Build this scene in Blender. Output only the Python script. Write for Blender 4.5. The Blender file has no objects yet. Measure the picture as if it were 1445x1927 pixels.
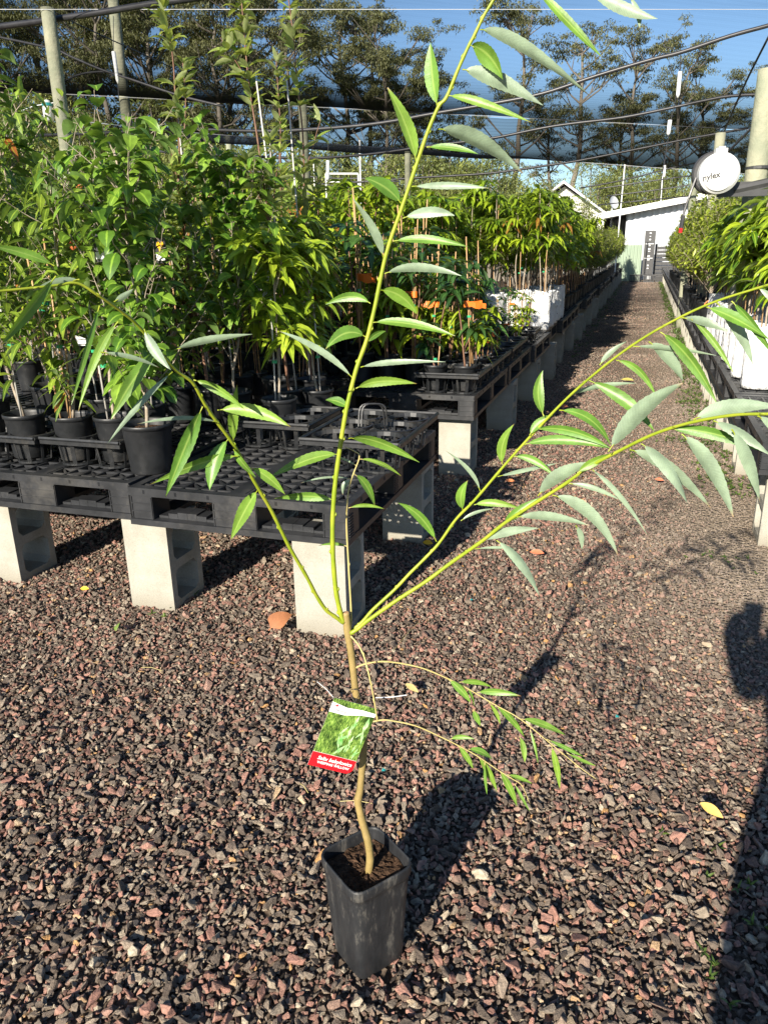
import bpy, math, random
import numpy as np
from mathutils import Vector, Matrix
random.seed(7); rng = np.random.default_rng(7)
SC = bpy.context.scene
R = math.radians

# ------------------------------------------------------------------ camera
IW, IH, FPX = 1445.0, 1927.0, 1447.0
HC = 1.3; PITCH = R(18.9); ROLL = R(-1.0); YAW = R(-18.3)
fwd = np.array([math.sin(YAW)*math.cos(PITCH), math.cos(YAW)*math.cos(PITCH), -math.sin(PITCH)])
rgt0 = np.array([math.cos(YAW), -math.sin(YAW), 0.0]); up0 = np.cross(rgt0, fwd)
RT = rgt0*math.cos(ROLL)+up0*math.sin(ROLL); UP = -rgt0*math.sin(ROLL)+up0*math.cos(ROLL)
CAM = np.array([0, 0, HC])
cam_d = bpy.data.cameras.new('camera'); cam = bpy.data.objects.new('camera', cam_d); SC.collection.objects.link(cam)
M = Matrix(((RT[0], UP[0], -fwd[0], 0), (RT[1], UP[1], -fwd[1], 0), (RT[2], UP[2], -fwd[2], HC), (0, 0, 0, 1)))
cam.matrix_world = M
cam_d.sensor_fit = 'VERTICAL'; cam_d.sensor_height = 24; cam_d.lens = 24*FPX/IH
cam_d.clip_start = 0.02; cam_d.clip_end = 600
SC.camera = cam

# ------------------------------------------------------------------ light
SUN_AZ = 9.5; SUN_EL = 23.5          # the sun stands behind the camera
w = bpy.data.worlds.new('World'); SC.world = w; w.use_nodes = True
nt = w.node_tree; sky = nt.nodes.new('ShaderNodeTexSky'); sky.sky_type = 'NISHITA'; sky.sun_disc = False
sky.sun_elevation = R(SUN_EL); sky.sun_rotation = R(180+SUN_AZ); sky.air_density = 1.0; sky.dust_density = 0.3; sky.ozone_density = 4.5
nt.links.new(sky.outputs[0], nt.nodes['Background'].inputs[0]); nt.nodes['Background'].inputs[1].default_value = 0.07
sl = bpy.data.lights.new('sun', 'SUN'); sl.energy = 5.0; sl.angle = R(0.5); sl.color = (1.0, 0.92, 0.79)
so = bpy.data.objects.new('sun', sl); SC.collection.objects.link(so)
tos = Vector((-math.sin(R(SUN_AZ))*math.cos(R(SUN_EL)), -math.cos(R(SUN_AZ))*math.cos(R(SUN_EL)), math.sin(R(SUN_EL))))
so.rotation_euler = tos.to_track_quat('Z', 'Y').to_euler(); so.location = (-3, -8, 8)
SC.view_settings.view_transform = 'Standard'; SC.view_settings.look = 'None'; SC.view_settings.gamma = 1
SC.view_settings.exposure = 1.05
SC.cycles.max_bounces = 6; SC.cycles.transparent_max_bounces = 24; SC.cycles.diffuse_bounces = 3

# ------------------------------------------------------------------ helpers
def ray(px, py): return fwd+RT*(px-IW/2)/FPX-UP*(py-IH/2)/FPX
def ath(px, py, hd):                 # point at horizontal distance hd
    d = ray(px, py); return CAM+d*(hd/math.hypot(d[0], d[1]))
def aty(px, py, y): d = ray(px, py); return CAM+d*(y/d[1])
def atz(px, py, z): d = ray(px, py); return CAM+d*((z-HC)/d[2])
def pxm(p): return float((np.array(p)-CAM) @ fwd)/FPX      # metres per pixel there

def mesh(name, V, Fc, smooth=False, attrs=None):
    V = np.asarray(V, dtype=np.float32).reshape(-1, 3)
    me = bpy.data.meshes.new(name)
    if isinstance(Fc, np.ndarray):
        n, k = Fc.shape
        me.vertices.add(len(V)); me.vertices.foreach_set('co', V.ravel())
        me.loops.add(n*k); me.loops.foreach_set('vertex_index', Fc.astype(np.int32).ravel())
        me.polygons.add(n); me.polygons.foreach_set('loop_start', np.arange(0, n*k, k, dtype=np.int32))
        me.update(calc_edges=True)
    else:
        me.from_pydata([tuple(v) for v in V.tolist()], [], Fc)
    if smooth: me.polygons.foreach_set('use_smooth', np.ones(len(me.polygons), dtype=bool))
    for k, a in (attrs or {}).items():
        at = me.attributes.new(k, 'FLOAT', 'POINT'); at.data.foreach_set('value', np.asarray(a, dtype=np.float32))
    me.validate(); me.update()
    return me

def link(name, me, mat=None, parent=None, loc=None, rz=0.0):
    if mat is not None and len(me.materials) == 0:
        for m in (mat if isinstance(mat, (list, tuple)) else [mat]): me.materials.append(m)
    o = bpy.data.objects.new(name, me); SC.collection.objects.link(o)
    if parent is not None: o.parent = parent
    if loc is not None: o.location = loc
    if rz: o.rotation_euler[2] = rz
    return o
def tag(o, label=None, cat=None, group=None, kind=None):
    if label: o['label'] = label
    if cat: o['category'] = cat
    if group: o['group'] = group
    if kind: o['kind'] = kind
    return o
def thing(name, label, cat, loc=(0, 0, 0), rz=0.0, group=None):
    o = bpy.data.objects.new(name, None); SC.collection.objects.link(o); o.location = loc; o.rotation_euler[2] = rz
    o.empty_display_size = 0.05
    return tag(o, label, cat, group)
def kids(o): return KIDS.get(o.name, [])
KIDS = {}
def part(name, me, mat, parent, loc=None, label=None):
    o = link(name, me, mat, parent, loc)
    KIDS.setdefault(parent.name, []).append(o)
    if label: o['label'] = label
    return o
def dup(o, loc, rz=0.0, label=None, group=None, scale=None):
    c = o.copy(); SC.collection.objects.link(c); c.location = loc; c.rotation_euler[2] = rz
    if label: c['label'] = label
    if group: c['group'] = group
    if scale is not None: c.scale = (scale,)*3
    def rec(src, dst):
        for ch in kids(src):
            d = ch.copy(); SC.collection.objects.link(d); d.parent = dst
            KIDS.setdefault(dst.name, []).append(d); rec(ch, d)
    rec(o, c)
    return c

class MB:
    def __init__(s): s.V = []; s.F = []; s.n = 0
    def add(s, V, F):
        V = np.asarray(V, float).reshape(-1, 3); s.V.append(V); s.F += [tuple(int(i)+s.n for i in f) for f in F]; s.n += len(V); return s
    def box(s, x0, x1, y0, y1, z0, z1):
        V = [(x, y, z) for z in (z0, z1) for y in (y0, y1) for x in (x0, x1)]
        return s.add(V, [(0, 2, 3, 1), (4, 5, 7, 6), (0, 1, 5, 4), (2, 6, 7, 3), (0, 4, 6, 2), (1, 3, 7, 5)])
    def bar(s, a, b, w, h):                       # horizontal-ish bar from a to b, w wide, h tall (top at a.z)
        a = np.array(a, float); b = np.array(b, float); d = b-a; d /= np.linalg.norm(d)
        sd = np.cross(d, [0, 0, 1]); nn = np.linalg.norm(sd)
        sd = np.array([1., 0, 0]) if nn < 1e-4 else sd/nn
        u = np.cross(sd, d); V = []
        for p in (a, b):
            for i, j in ((-1, -1), (1, -1), (1, 0), (-1, 0)): V.append(p+sd*i*w/2+u*j*h)
        return s.add(V, [(0, 1, 2, 3), (7, 6, 5, 4), (0, 4, 5, 1), (1, 5, 6, 2), (2, 6, 7, 3), (3, 7, 4, 0)])
    def tube(s, pts, rad, n=6, cap=True):
        pts = np.asarray(pts, float); m = len(pts); rad = np.broadcast_to(np.asarray(rad, float), (m,))
        V = []; u = None
        for i in range(m):
            t = pts[min(i+1, m-1)]-pts[max(i-1, 0)]; t = t/(np.linalg.norm(t)+1e-12)
            if u is None: u = np.cross(t, [0.3, 0.9, 0.1] if abs(t[2]) > .9 else [0, 0, 1])
            u = u-t*(u@t); u /= np.linalg.norm(u)+1e-12; v = np.cross(t, u)
            for k in range(n):
                a = 2*math.pi*k/n; V.append(pts[i]+rad[i]*(u*math.cos(a)+v*math.sin(a)))
        F = [(i*n+k, i*n+(k+1) % n, (i+1)*n+(k+1) % n, (i+1)*n+k) for i in range(m-1) for k in range(n)]
        if cap: F += [tuple(range(n-1, -1, -1)), tuple(range((m-1)*n, m*n))]
        return s.add(V, F)
    def lathe(s, prof, n=24, c=(0, 0), sq=0.0, cap0=False, cap1=False):
        V = []
        for r, z in prof:
            for k in range(n):
                a = 2*math.pi*(k+.5)/n; ca, sa = math.cos(a), math.sin(a)
                q = 1.0 if not sq else 1/((abs(ca)**sq+abs(sa)**sq)**(1/sq))
                V.append((c[0]+r*q*ca, c[1]+r*q*sa, z))
        m = len(prof)
        F = [(i*n+k, i*n+(k+1) % n, (i+1)*n+(k+1) % n, (i+1)*n+k) for i in range(m-1) for k in range(n)]
        if cap0: F.append(tuple(range(n-1, -1, -1)))
        if cap1: F.append(tuple(range((m-1)*n, m*n)))
        return s.add(V, F)
    def mesh(s, name, smooth=False):
        return mesh(name, np.concatenate(s.V), s.F, smooth)

def smooth_path(pts, k=6):
    P = np.asarray(pts, float); P = np.vstack([2*P[0]-P[1], P, 2*P[-1]-P[-2]]); out = []
    for i in range(1, len(P)-2):
        for t in np.linspace(0, 1, k, endpoint=False):
            out.append(.5*((2*P[i])+(-P[i-1]+P[i+1])*t+(2*P[i-1]-5*P[i]+4*P[i+1]-P[i+2])*t*t+(-P[i-1]+3*P[i]-3*P[i+1]+P[i+2])*t**3))
    out.append(P[-2]); return np.array(out)

# ------------------------------------------------------------------ materials
def mat(name):
    m = bpy.data.materials.new(name); m.use_nodes = True; t = m.node_tree; b = t.nodes['Principled BSDF']; return m, t, b
def N(t, typ, **kw):
    n = t.nodes.new(typ)
    for k, v in kw.items():
        if isinstance(k, str) and hasattr(n, k): setattr(n, k, v)
    return n
def ramp(t, fac, stops):
    r = N(t, 'ShaderNodeValToRGB'); e = r.color_ramp.elements
    while len(e) < len(stops): e.new(0.5)
    for i, (p, c) in enumerate(stops): e[i].position = p; e[i].color = (*c, 1)
    t.links.new(fac, r.inputs[0]); return r.outputs[0]
def noise(t, scale, detail=4, vec=None, rough=.6):
    n = N(t, 'ShaderNodeTexNoise'); n.inputs['Scale'].default_value = scale; n.inputs['Detail'].default_value = detail; n.inputs['Roughness'].default_value = rough
    if vec is None:
        tc = N(t, 'ShaderNodeTexCoord'); vec = tc.outputs['Object']
    t.links.new(vec, n.inputs['Vector']); return n
def bump(t, b, h, strength=.3, dist=.01):
    n = N(t, 'ShaderNodeBump'); n.inputs['Strength'].default_value = strength; n.inputs['Distance'].default_value = dist
    t.links.new(h, n.inputs['Height']); t.links.new(n.outputs[0], b.inputs['Normal'])
def simple(name, c1, c2=None, scale=20, rough=.6, bmp=0, bd=.003, spec=.5, metal=0, fine=None):
    m, t, b = mat(name); b.inputs['Roughness'].default_value = rough; b.inputs['Specular IOR Level'].default_value = spec; b.inputs['Metallic'].default_value = metal
    if c2 is None: b.inputs['Base Color'].default_value = (*c1, 1); 
    n = noise(t, scale)
    if c2 is not None: t.links.new(ramp(t, n.outputs[0], [(.3, c1), (.7, c2)]), b.inputs['Base Color'])
    if bmp:
        f = noise(t, fine or scale*4); bump(t, b, f.outputs[0], bmp, bd)
    return m

def leaf_mat(name, dark, light, under, special=(.35, .12, .03), trans=.3, rough=.42, midc=None):
    m, t, b = mat(name)
    a = N(t, 'ShaderNodeAttribute'); a.attribute_name = 'tint'
    top = ramp(t, a.outputs['Fac'], [(0, dark), (.55, tuple(.5*(x+y) for x, y in zip(dark, light))), (.93, light), (.96, special)])
    n = noise(t, 35, 3); v0 = N(t, 'ShaderNodeMapRange'); v0.inputs[1].default_value = .3; v0.inputs[2].default_value = .7; v0.inputs[3].default_value = .72; v0.inputs[4].default_value = 1.25
    t.links.new(n.outputs[0], v0.inputs[0])
    ve = N(t, 'ShaderNodeAttribute'); ve.attribute_name = 'vein'; fr = N(t, 'ShaderNodeMath', operation='FRACT'); t.links.new(ve.outputs['Fac'], fr.inputs[0])
    pk = N(t, 'ShaderNodeMapRange'); pk.inputs[1].default_value = .75; pk.inputs[2].default_value = .95; pk.inputs[3].default_value = 1; pk.inputs[4].default_value = 1.16; t.links.new(fr.outputs[0], pk.inputs[0])
    v = N(t, 'ShaderNodeMath', operation='MULTIPLY'); t.links.new(v0.outputs[0], v.inputs[0]); t.links.new(pk.outputs[0], v.inputs[1])
    mm = N(t, 'ShaderNodeMix', data_type='RGBA', blend_type='MULTIPLY'); mm.inputs[0].default_value = 1
    t.links.new(top, mm.inputs[6]); t.links.new(v.outputs[0], mm.inputs[7])
    mi = N(t, 'ShaderNodeAttribute'); mi.attribute_name = 'mid'
    mr = N(t, 'ShaderNodeMapRange'); mr.inputs[1].default_value = .82; mr.inputs[2].default_value = .95; mr.inputs[3].default_value = 0; mr.inputs[4].default_value = .6
    t.links.new(mi.outputs['Fac'], mr.inputs[0])
    m2 = N(t, 'ShaderNodeMix', data_type='RGBA'); t.links.new(mr.outputs[0], m2.inputs[0]); t.links.new(mm.outputs[2], m2.inputs[6])
    m2.inputs[7].default_value = (*(midc or tuple(min(1, c*1.7) for c in light)), 1)
    geo = N(t, 'ShaderNodeNewGeometry')
    m3 = N(t, 'ShaderNodeMix', data_type='RGBA'); t.links.new(geo.outputs['Backfacing'], m3.inputs[0]); t.links.new(m2.outputs[2], m3.inputs[6])
    um = N(t, 'ShaderNodeMix', data_type='RGBA', blend_type='MULTIPLY'); um.inputs[0].default_value = 1; um.inputs[6].default_value = (*under, 1); t.links.new(v.outputs[0], um.inputs[7]); t.links.new(um.outputs[2], m3.inputs[7])
    br = N(t, 'ShaderNodeAttribute'); br.attribute_name = 'burn'
    m4 = N(t, 'ShaderNodeMix', data_type='RGBA'); t.links.new(br.outputs['Fac'], m4.inputs[0]); t.links.new(m3.outputs[2], m4.inputs[6]); m4.inputs[7].default_value = (.30, .13, .05, 1)
    col = m4.outputs[2]
    t.links.new(col, b.inputs['Base Color']); b.inputs['Roughness'].default_value = rough
    n2 = noise(t, 160, 2); bump(t, b, n2.outputs[0], .15, .002)
    tr = N(t, 'ShaderNodeBsdfTranslucent')
    sc = N(t, 'ShaderNodeMix', data_type='RGBA', blend_type='MULTIPLY'); sc.inputs[0].default_value = 1; t.links.new(col, sc.inputs[6]); sc.inputs[7].default_value = (1.5, 1.5, .55, 1)
    t.links.new(sc.outputs[2], tr.inputs[0])
    ms = N(t, 'ShaderNodeMixShader'); ms.inputs[0].default_value = trans
    t.links.new(b.outputs[0], ms.inputs[1]); t.links.new(tr.outputs[0], ms.inputs[2]); t.links.new(ms.outputs[0], t.nodes['Material Output'].inputs[0])
    return m

MT = {}
MT['willow_leaf'] = leaf_mat('willow_leaf', (.10, .22, .03), (.19, .31, .04), (.24, .315, .21), trans=.18, midc=(.32, .44, .10))
MT['peach_leaf'] = leaf_mat('peach_leaf', (.06, .13, .016), (.27, .36, .04), (.17, .25, .08))
MT['mulberry_leaf'] = leaf_mat('mulberry_leaf', (.06, .15, .015), (.22, .35, .04), (.14, .23, .06))
MT['apple_leaf'] = leaf_mat('apple_leaf', (.12, .20, .03), (.29, .36, .08), (.36, .41, .18))
MT['mango_leaf'] = leaf_mat('mango_leaf', (.07, .15, .012), (.34, .43, .025), (.22, .30, .05), special=(.30, .12, .03), rough=.32)
MT['lime_leaf'] = leaf_mat('lime_leaf', (.13, .22, .015), (.36, .46, .035), (.26, .35, .07), special=(.45, .36, .02), rough=.35)
MT['deep_leaf'] = leaf_mat('deep_leaf', (.022, .065, .018), (.07, .15, .035), (.08, .14, .06), special=(.22, .06, .04), rough=.3)
MT['bush_leaf'] = leaf_mat('bush_leaf', (.10, .16, .016), (.36, .41, .045), (.26, .31, .07))
MT['gum_leaf'] = leaf_mat('gum_leaf', (.075, .088, .035), (.20, .205, .085), (.15, .155, .07), trans=.15, rough=.6)
MT['wood_leaf'] = leaf_mat('wood_leaf', (.08, .11, .03), (.30, .33, .08), (.20, .22, .08), trans=.2, rough=.6)
MT['weed_leaf'] = leaf_mat('weed_leaf', (.05, .10, .02), (.14, .20, .04), (.10, .16, .04))
MT['shoot'] = simple('shoot_bark', (.20, .28, .012), (.34, .37, .03), 30, .45)
MT['twig'] = simple('twig_bark', (.42, .34, .12), (.5, .42, .17), 30, .5)
MT['bark_green'] = simple('young_bark', (.22, .16, .055), (.34, .245, .09), 25, .55, .4, .002, fine=180)
MT['bark_pale'] = simple('pale_bark', (.22, .17, .12), (.42, .36, .28), 30, .7, .3)
MT['bark_red'] = simple('red_bark', (.12, .05, .03), (.22, .12, .07), 30, .6, .3)
MT['bamboo'] = simple('bamboo', (.36, .20, .09), (.52, .33, .16), 25, .55)
MT['white_stake'] = simple('white_stake', (.42, .40, .36), (.55, .53, .49), 8, .5)
MT['tape'] = simple('green_tape', (.03, .35, .15), None, 8, .4)
def plastic(name, a, b_, rough=.42, scale=14, dust=(.16, .145, .12), amt=.55):
    m, t, b = mat(name); n = noise(t, scale, 6); b.inputs['Roughness'].default_value = rough
    base = ramp(t, n.outputs[0], [(.35, a), (.65, b_)])
    n2 = noise(t, 3.5, 8, rough=.75); f = N(t, 'ShaderNodeMapRange'); f.inputs[1].default_value = .52; f.inputs[2].default_value = .8; f.inputs[3].default_value = 0; f.inputs[4].default_value = amt
    t.links.new(n2.outputs[0], f.inputs[0]); mx = N(t, 'ShaderNodeMix', data_type='RGBA'); t.links.new(f.outputs[0], mx.inputs[0]); t.links.new(base, mx.inputs[6]); mx.inputs[7].default_value = (*dust, 1)
    t.links.new(mx.outputs[2], b.inputs['Base Color'])
    rr = N(t, 'ShaderNodeMapRange'); rr.inputs[3].default_value = rough-.08; rr.inputs[4].default_value = rough+.18; t.links.new(n.outputs[0], rr.inputs[0]); t.links.new(rr.outputs[0], b.inputs['Roughness'])
    n3 = noise(t, 60, 4); bump(t, b, n3.outputs[0], .12, .003)
    return m
MT['pot'] = plastic('black_pot_plastic', (.010, .011, .012), (.018, .019, .021))
MT['pallet'] = plastic('pallet_plastic', (.013, .014, .016), (.025, .026, .029), .42, 10, (.17, .155, .13), .4)
MT['tray'] = plastic('tray_plastic', (.012, .013, .014), (.022, .023, .025), .36, 20)
MT['hose'] = simple('black_pipe', (.025, .025, .028), (.05, .05, .055), 9, .38)
MT['wire'] = simple('wire', (.55, .57, .6), (.7, .7, .7), 4, .4)
MT['dark_wire'] = simple('dark_cord', (.03, .03, .04), (.05, .05, .05), 4, .5)
MT['white_pipe'] = simple('white_pipe', (.66, .68, .68), (.78, .78, .76), 5, .4)
MT['soil'] = simple('potting_mix', (.022, .013, .008), (.11, .065, .04), 90, .95, 1.0, .012, spec=.1, fine=120)
MT['chip'] = simple('bark_chip', (.05, .028, .018), (.17, .10, .065), 40, .9)
def concrete_mat():
    m, t, b = mat('block_concrete'); b.inputs['Roughness'].default_value = .95; b.inputs['Specular IOR Level'].default_value = .12
    f = noise(t, 150, 6, rough=.85); g = noise(t, 5, 6, rough=.7)
    c = ramp(t, f.outputs[0], [(.30, (.17, .165, .14)), (.42, (.36, .345, .295)), (.62, (.42, .40, .345)), (.75, (.52, .50, .44))])
    d = ramp(t, g.outputs[0], [(.36, (.80, .79, .76)), (.62, (1.05, 1.05, 1.05))])
    mx = N(t, 'ShaderNodeMix', data_type='RGBA', blend_type='MULTIPLY'); mx.inputs[0].default_value = 1; t.links.new(c, mx.inputs[6]); t.links.new(d, mx.inputs[7])
    # damp earth stain creeping up from the foot
    tc = N(t, 'ShaderNodeTexCoord'); sp = N(t, 'ShaderNodeSeparateXYZ'); t.links.new(tc.outputs['Object'], sp.inputs[0])
    ad = N(t, 'ShaderNodeMath', operation='MULTIPLY_ADD'); ad.inputs[1].default_value = -.14; ad.inputs[2].default_value = .10; t.links.new(g.outputs[0], ad.inputs[0]); sm = N(t, 'ShaderNodeMath', operation='ADD'); t.links.new(sp.outputs[2], sm.inputs[0]); t.links.new(ad.outputs[0], sm.inputs[1])
    mr = N(t, 'ShaderNodeMapRange'); mr.inputs[1].default_value = .03; mr.inputs[2].default_value = .11; mr.inputs[3].default_value = .55; mr.inputs[4].default_value = 0; t.links.new(sm.outputs[0], mr.inputs[0])
    m2 = N(t, 'ShaderNodeMix', data_type='RGBA'); t.links.new(mr.outputs[0], m2.inputs[0]); t.links.new(mx.outputs[2], m2.inputs[6]); m2.inputs[7].default_value = (.20, .17, .12, 1)
    t.links.new(m2.outputs[2], b.inputs['Base Color']); bump(t, b, f.outputs[0], .9, .003); return m
def bagm():
    m, t, b = mat('white_bag_plastic'); n = noise(t, 7, 5); t.links.new(ramp(t, n.outputs[0], [(.25, (.40, .37, .32)), (.38, (.62, .62, .61)), (.7, (.78, .78, .77))]), b.inputs['Base Color'])
    b.inputs['Roughness'].default_value = .45; n2 = noise(t, 16, 3); bump(t, b, n2.outputs[0], .8, .03); return m
MT['bag'] = bagm(); MT['concrete'] = concrete_mat()
MT['orange'] = simple('orange_tape', (.75, .15, .015), (.85, .20, .02), 20, .5)
MT['red_tape'] = simple('red_tape', (.65, .10, .06), (.75, .2, .12), 20, .5)
MT['timber'] = simple('weathered_post', (.22, .24, .17), (.36, .35, .25), 6, .85, .8, .01, spec=.2)
MT['white'] = simple('white_plastic', (.60, .60, .58), (.70, .70, .68), 6, .4)
MT['off_white'] = simple('aged_white_plastic', (.52, .52, .50), (.60, .60, .57), 6, .5)
MT['dark'] = simple('dark_plastic', (.03, .03, .033), (.05, .05, .05), 12, .45)
MT['ink'] = simple('dark_ink', (.02, .02, .022), None, 8, .5)
MT['print_white'] = simple('white_ink', (.8, .8, .8), None, 8, .5)
MT['red'] = simple('red_print', (.62, .008, .015), (.66, .012, .02), 10, .38)
MT['teal'] = simple('teal_plastic', (.02, .25, .25), None, 10, .4)
MT['yellow'] = simple('yellow_print', (.75, .5, .02), (.8, .35, .02), 40, .5)
MT['fruit'] = simple('peach_skin', (.35, .03, .02), (.5, .16, .05), 18, .5)

# ------------------------------------------------------------------ ground
def ground():
    m, t, b = mat('gravel_ground'); b.inputs['Roughness'].default_value = .95; b.inputs['Specular IOR Level'].default_value = .15
    vo = N(t, 'ShaderNodeTexVoronoi'); vo.inputs['Scale'].default_value = 55; tc = N(t, 'ShaderNodeTexCoord'); t.links.new(tc.outputs['Object'], vo.inputs['Vector'])
    n1 = noise(t, 1.1, 6); fine = noise(t, 90, 4)
    c = ramp(t, fine.outputs[0], [(.3, (.035, .025, .02)), (.5, (.10, .075, .058)), (.75, (.20, .165, .13))])
    n2 = ramp(t, n1.outputs[0], [(.35, (.65, .65, .65)), (.65, (1.15, 1.1, 1.0))])
    mx = N(t, 'ShaderNodeMix', data_type='RGBA', blend_type='MULTIPLY'); mx.inputs[0].default_value = 1; t.links.new(c, mx.inputs[6]); t.links.new(n2, mx.inputs[7])
    sp = N(t, 'ShaderNodeSeparateXYZ'); t.links.new(tc.outputs['Object'], sp.inputs[0])
    ax = N(t, 'ShaderNodeMapRange'); ax.inputs[1].default_value = -.5; ax.inputs[2].default_value = .45; t.links.new(sp.outputs[0], ax.inputs[0]); ay = N(t, 'ShaderNodeMapRange'); ay.inputs[1].default_value = 1.6; ay.inputs[2].default_value = 3.2; t.links.new(sp.outputs[1], ay.inputs[0])
    ml = N(t, 'ShaderNodeMath', operation='MULTIPLY'); t.links.new(ax.outputs[0], ml.inputs[0]); t.links.new(ay.outputs[0], ml.inputs[1]); m5 = N(t, 'ShaderNodeMix', data_type='RGBA'); t.links.new(ml.outputs[0], m5.inputs[0]); t.links.new(mx.outputs[2], m5.inputs[6])
    fc = ramp(t, fine.outputs[0], [(.3, (.14, .11, .08)), (.7, (.36, .29, .21))]); t.links.new(fc, m5.inputs[7])
    t.links.new(m5.outputs[2], b.inputs['Base Color']); bump(t, b, vo.outputs['Distance'], .8, .02)
    me = mesh('ground', [(-150, -40, 0), (150, -40, 0), (150, 200, 0), (-150, 200, 0)], [(0, 1, 2, 3)])
    tag(link('ground', me, m), 'gravel yard ground', None, kind='structure')
ground()

def rock_mat():
    m, t, b = mat('gravel_stone'); b.inputs['Roughness'].default_value = .85; b.inputs['Specular IOR Level'].default_value = .3
    a = N(t, 'ShaderNodeAttribute'); a.attribute_type = 'INSTANCER'; a.attribute_name = 'tone'
    d = N(t, 'ShaderNodeAttribute'); d.attribute_type = 'INSTANCER'; d.attribute_name = 'dust'
    c = ramp(t, a.outputs['Fac'], [(p_, (c_[0]*1.02, c_[1]*.97, c_[2]*.93)) for p_, c_ in [(0, (.105, .085, .070)), (.24, (.19, .155, .125)), (.38, (.32, .275, .215)), (.46, (.19, .125, .10)), (.60, (.30, .165, .13)), (.76, (.42, .24, .19)), (.86, (.29, .23, .18)), (.955, (.48, .43, .33)), (.998, (.50, .29, .12))]])
    for i, _ in enumerate([0]): pass
    n = noise(t, 3.2, 7, rough=.75); mr = N(t, 'ShaderNodeMapRange'); mr.inputs[1].default_value = .3; mr.inputs[2].default_value = .7; mr.inputs[3].default_value = .62; mr.inputs[4].default_value = 1.75; t.links.new(n.outputs[0], mr.inputs[0])
    mx = N(t, 'ShaderNodeMix', data_type='RGBA', blend_type='MULTIPLY'); mx.inputs[0].default_value = 1; t.links.new(c, mx.inputs[6]); t.links.new(mr.outputs[0], mx.inputs[7])
    m2 = N(t, 'ShaderNodeMix', data_type='RGBA'); t.links.new(d.outputs['Fac'], m2.inputs[0]); t.links.new(mx.outputs[2], m2.inputs[6]); m2.inputs[7].default_value = (.38, .31, .25, 1)
    t.links.new(m2.outputs[2], b.inputs['Base Color']); bump(t, b, n.outputs[0], .6, .12); return m

def vnoise(x, y, s, seed=0):         # cheap smooth value noise
    r = np.random.default_rng(seed); G = r.random((64, 64)); X = x/s; Y = y/s
    xi = np.floor(X).astype(int); yi = np.floor(Y).astype(int); fx = X-xi; fy = Y-yi; fx = fx*fx*(3-2*fx); fy = fy*fy*(3-2*fy)
    g = lambda i, j: G[i % 64, j % 64]
    return (g(xi, yi)*(1-fx)+g(xi+1, yi)*fx)*(1-fy)+(g(xi, yi+1)*(1-fx)+g(xi+1, yi+1)*fx)*fy

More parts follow.
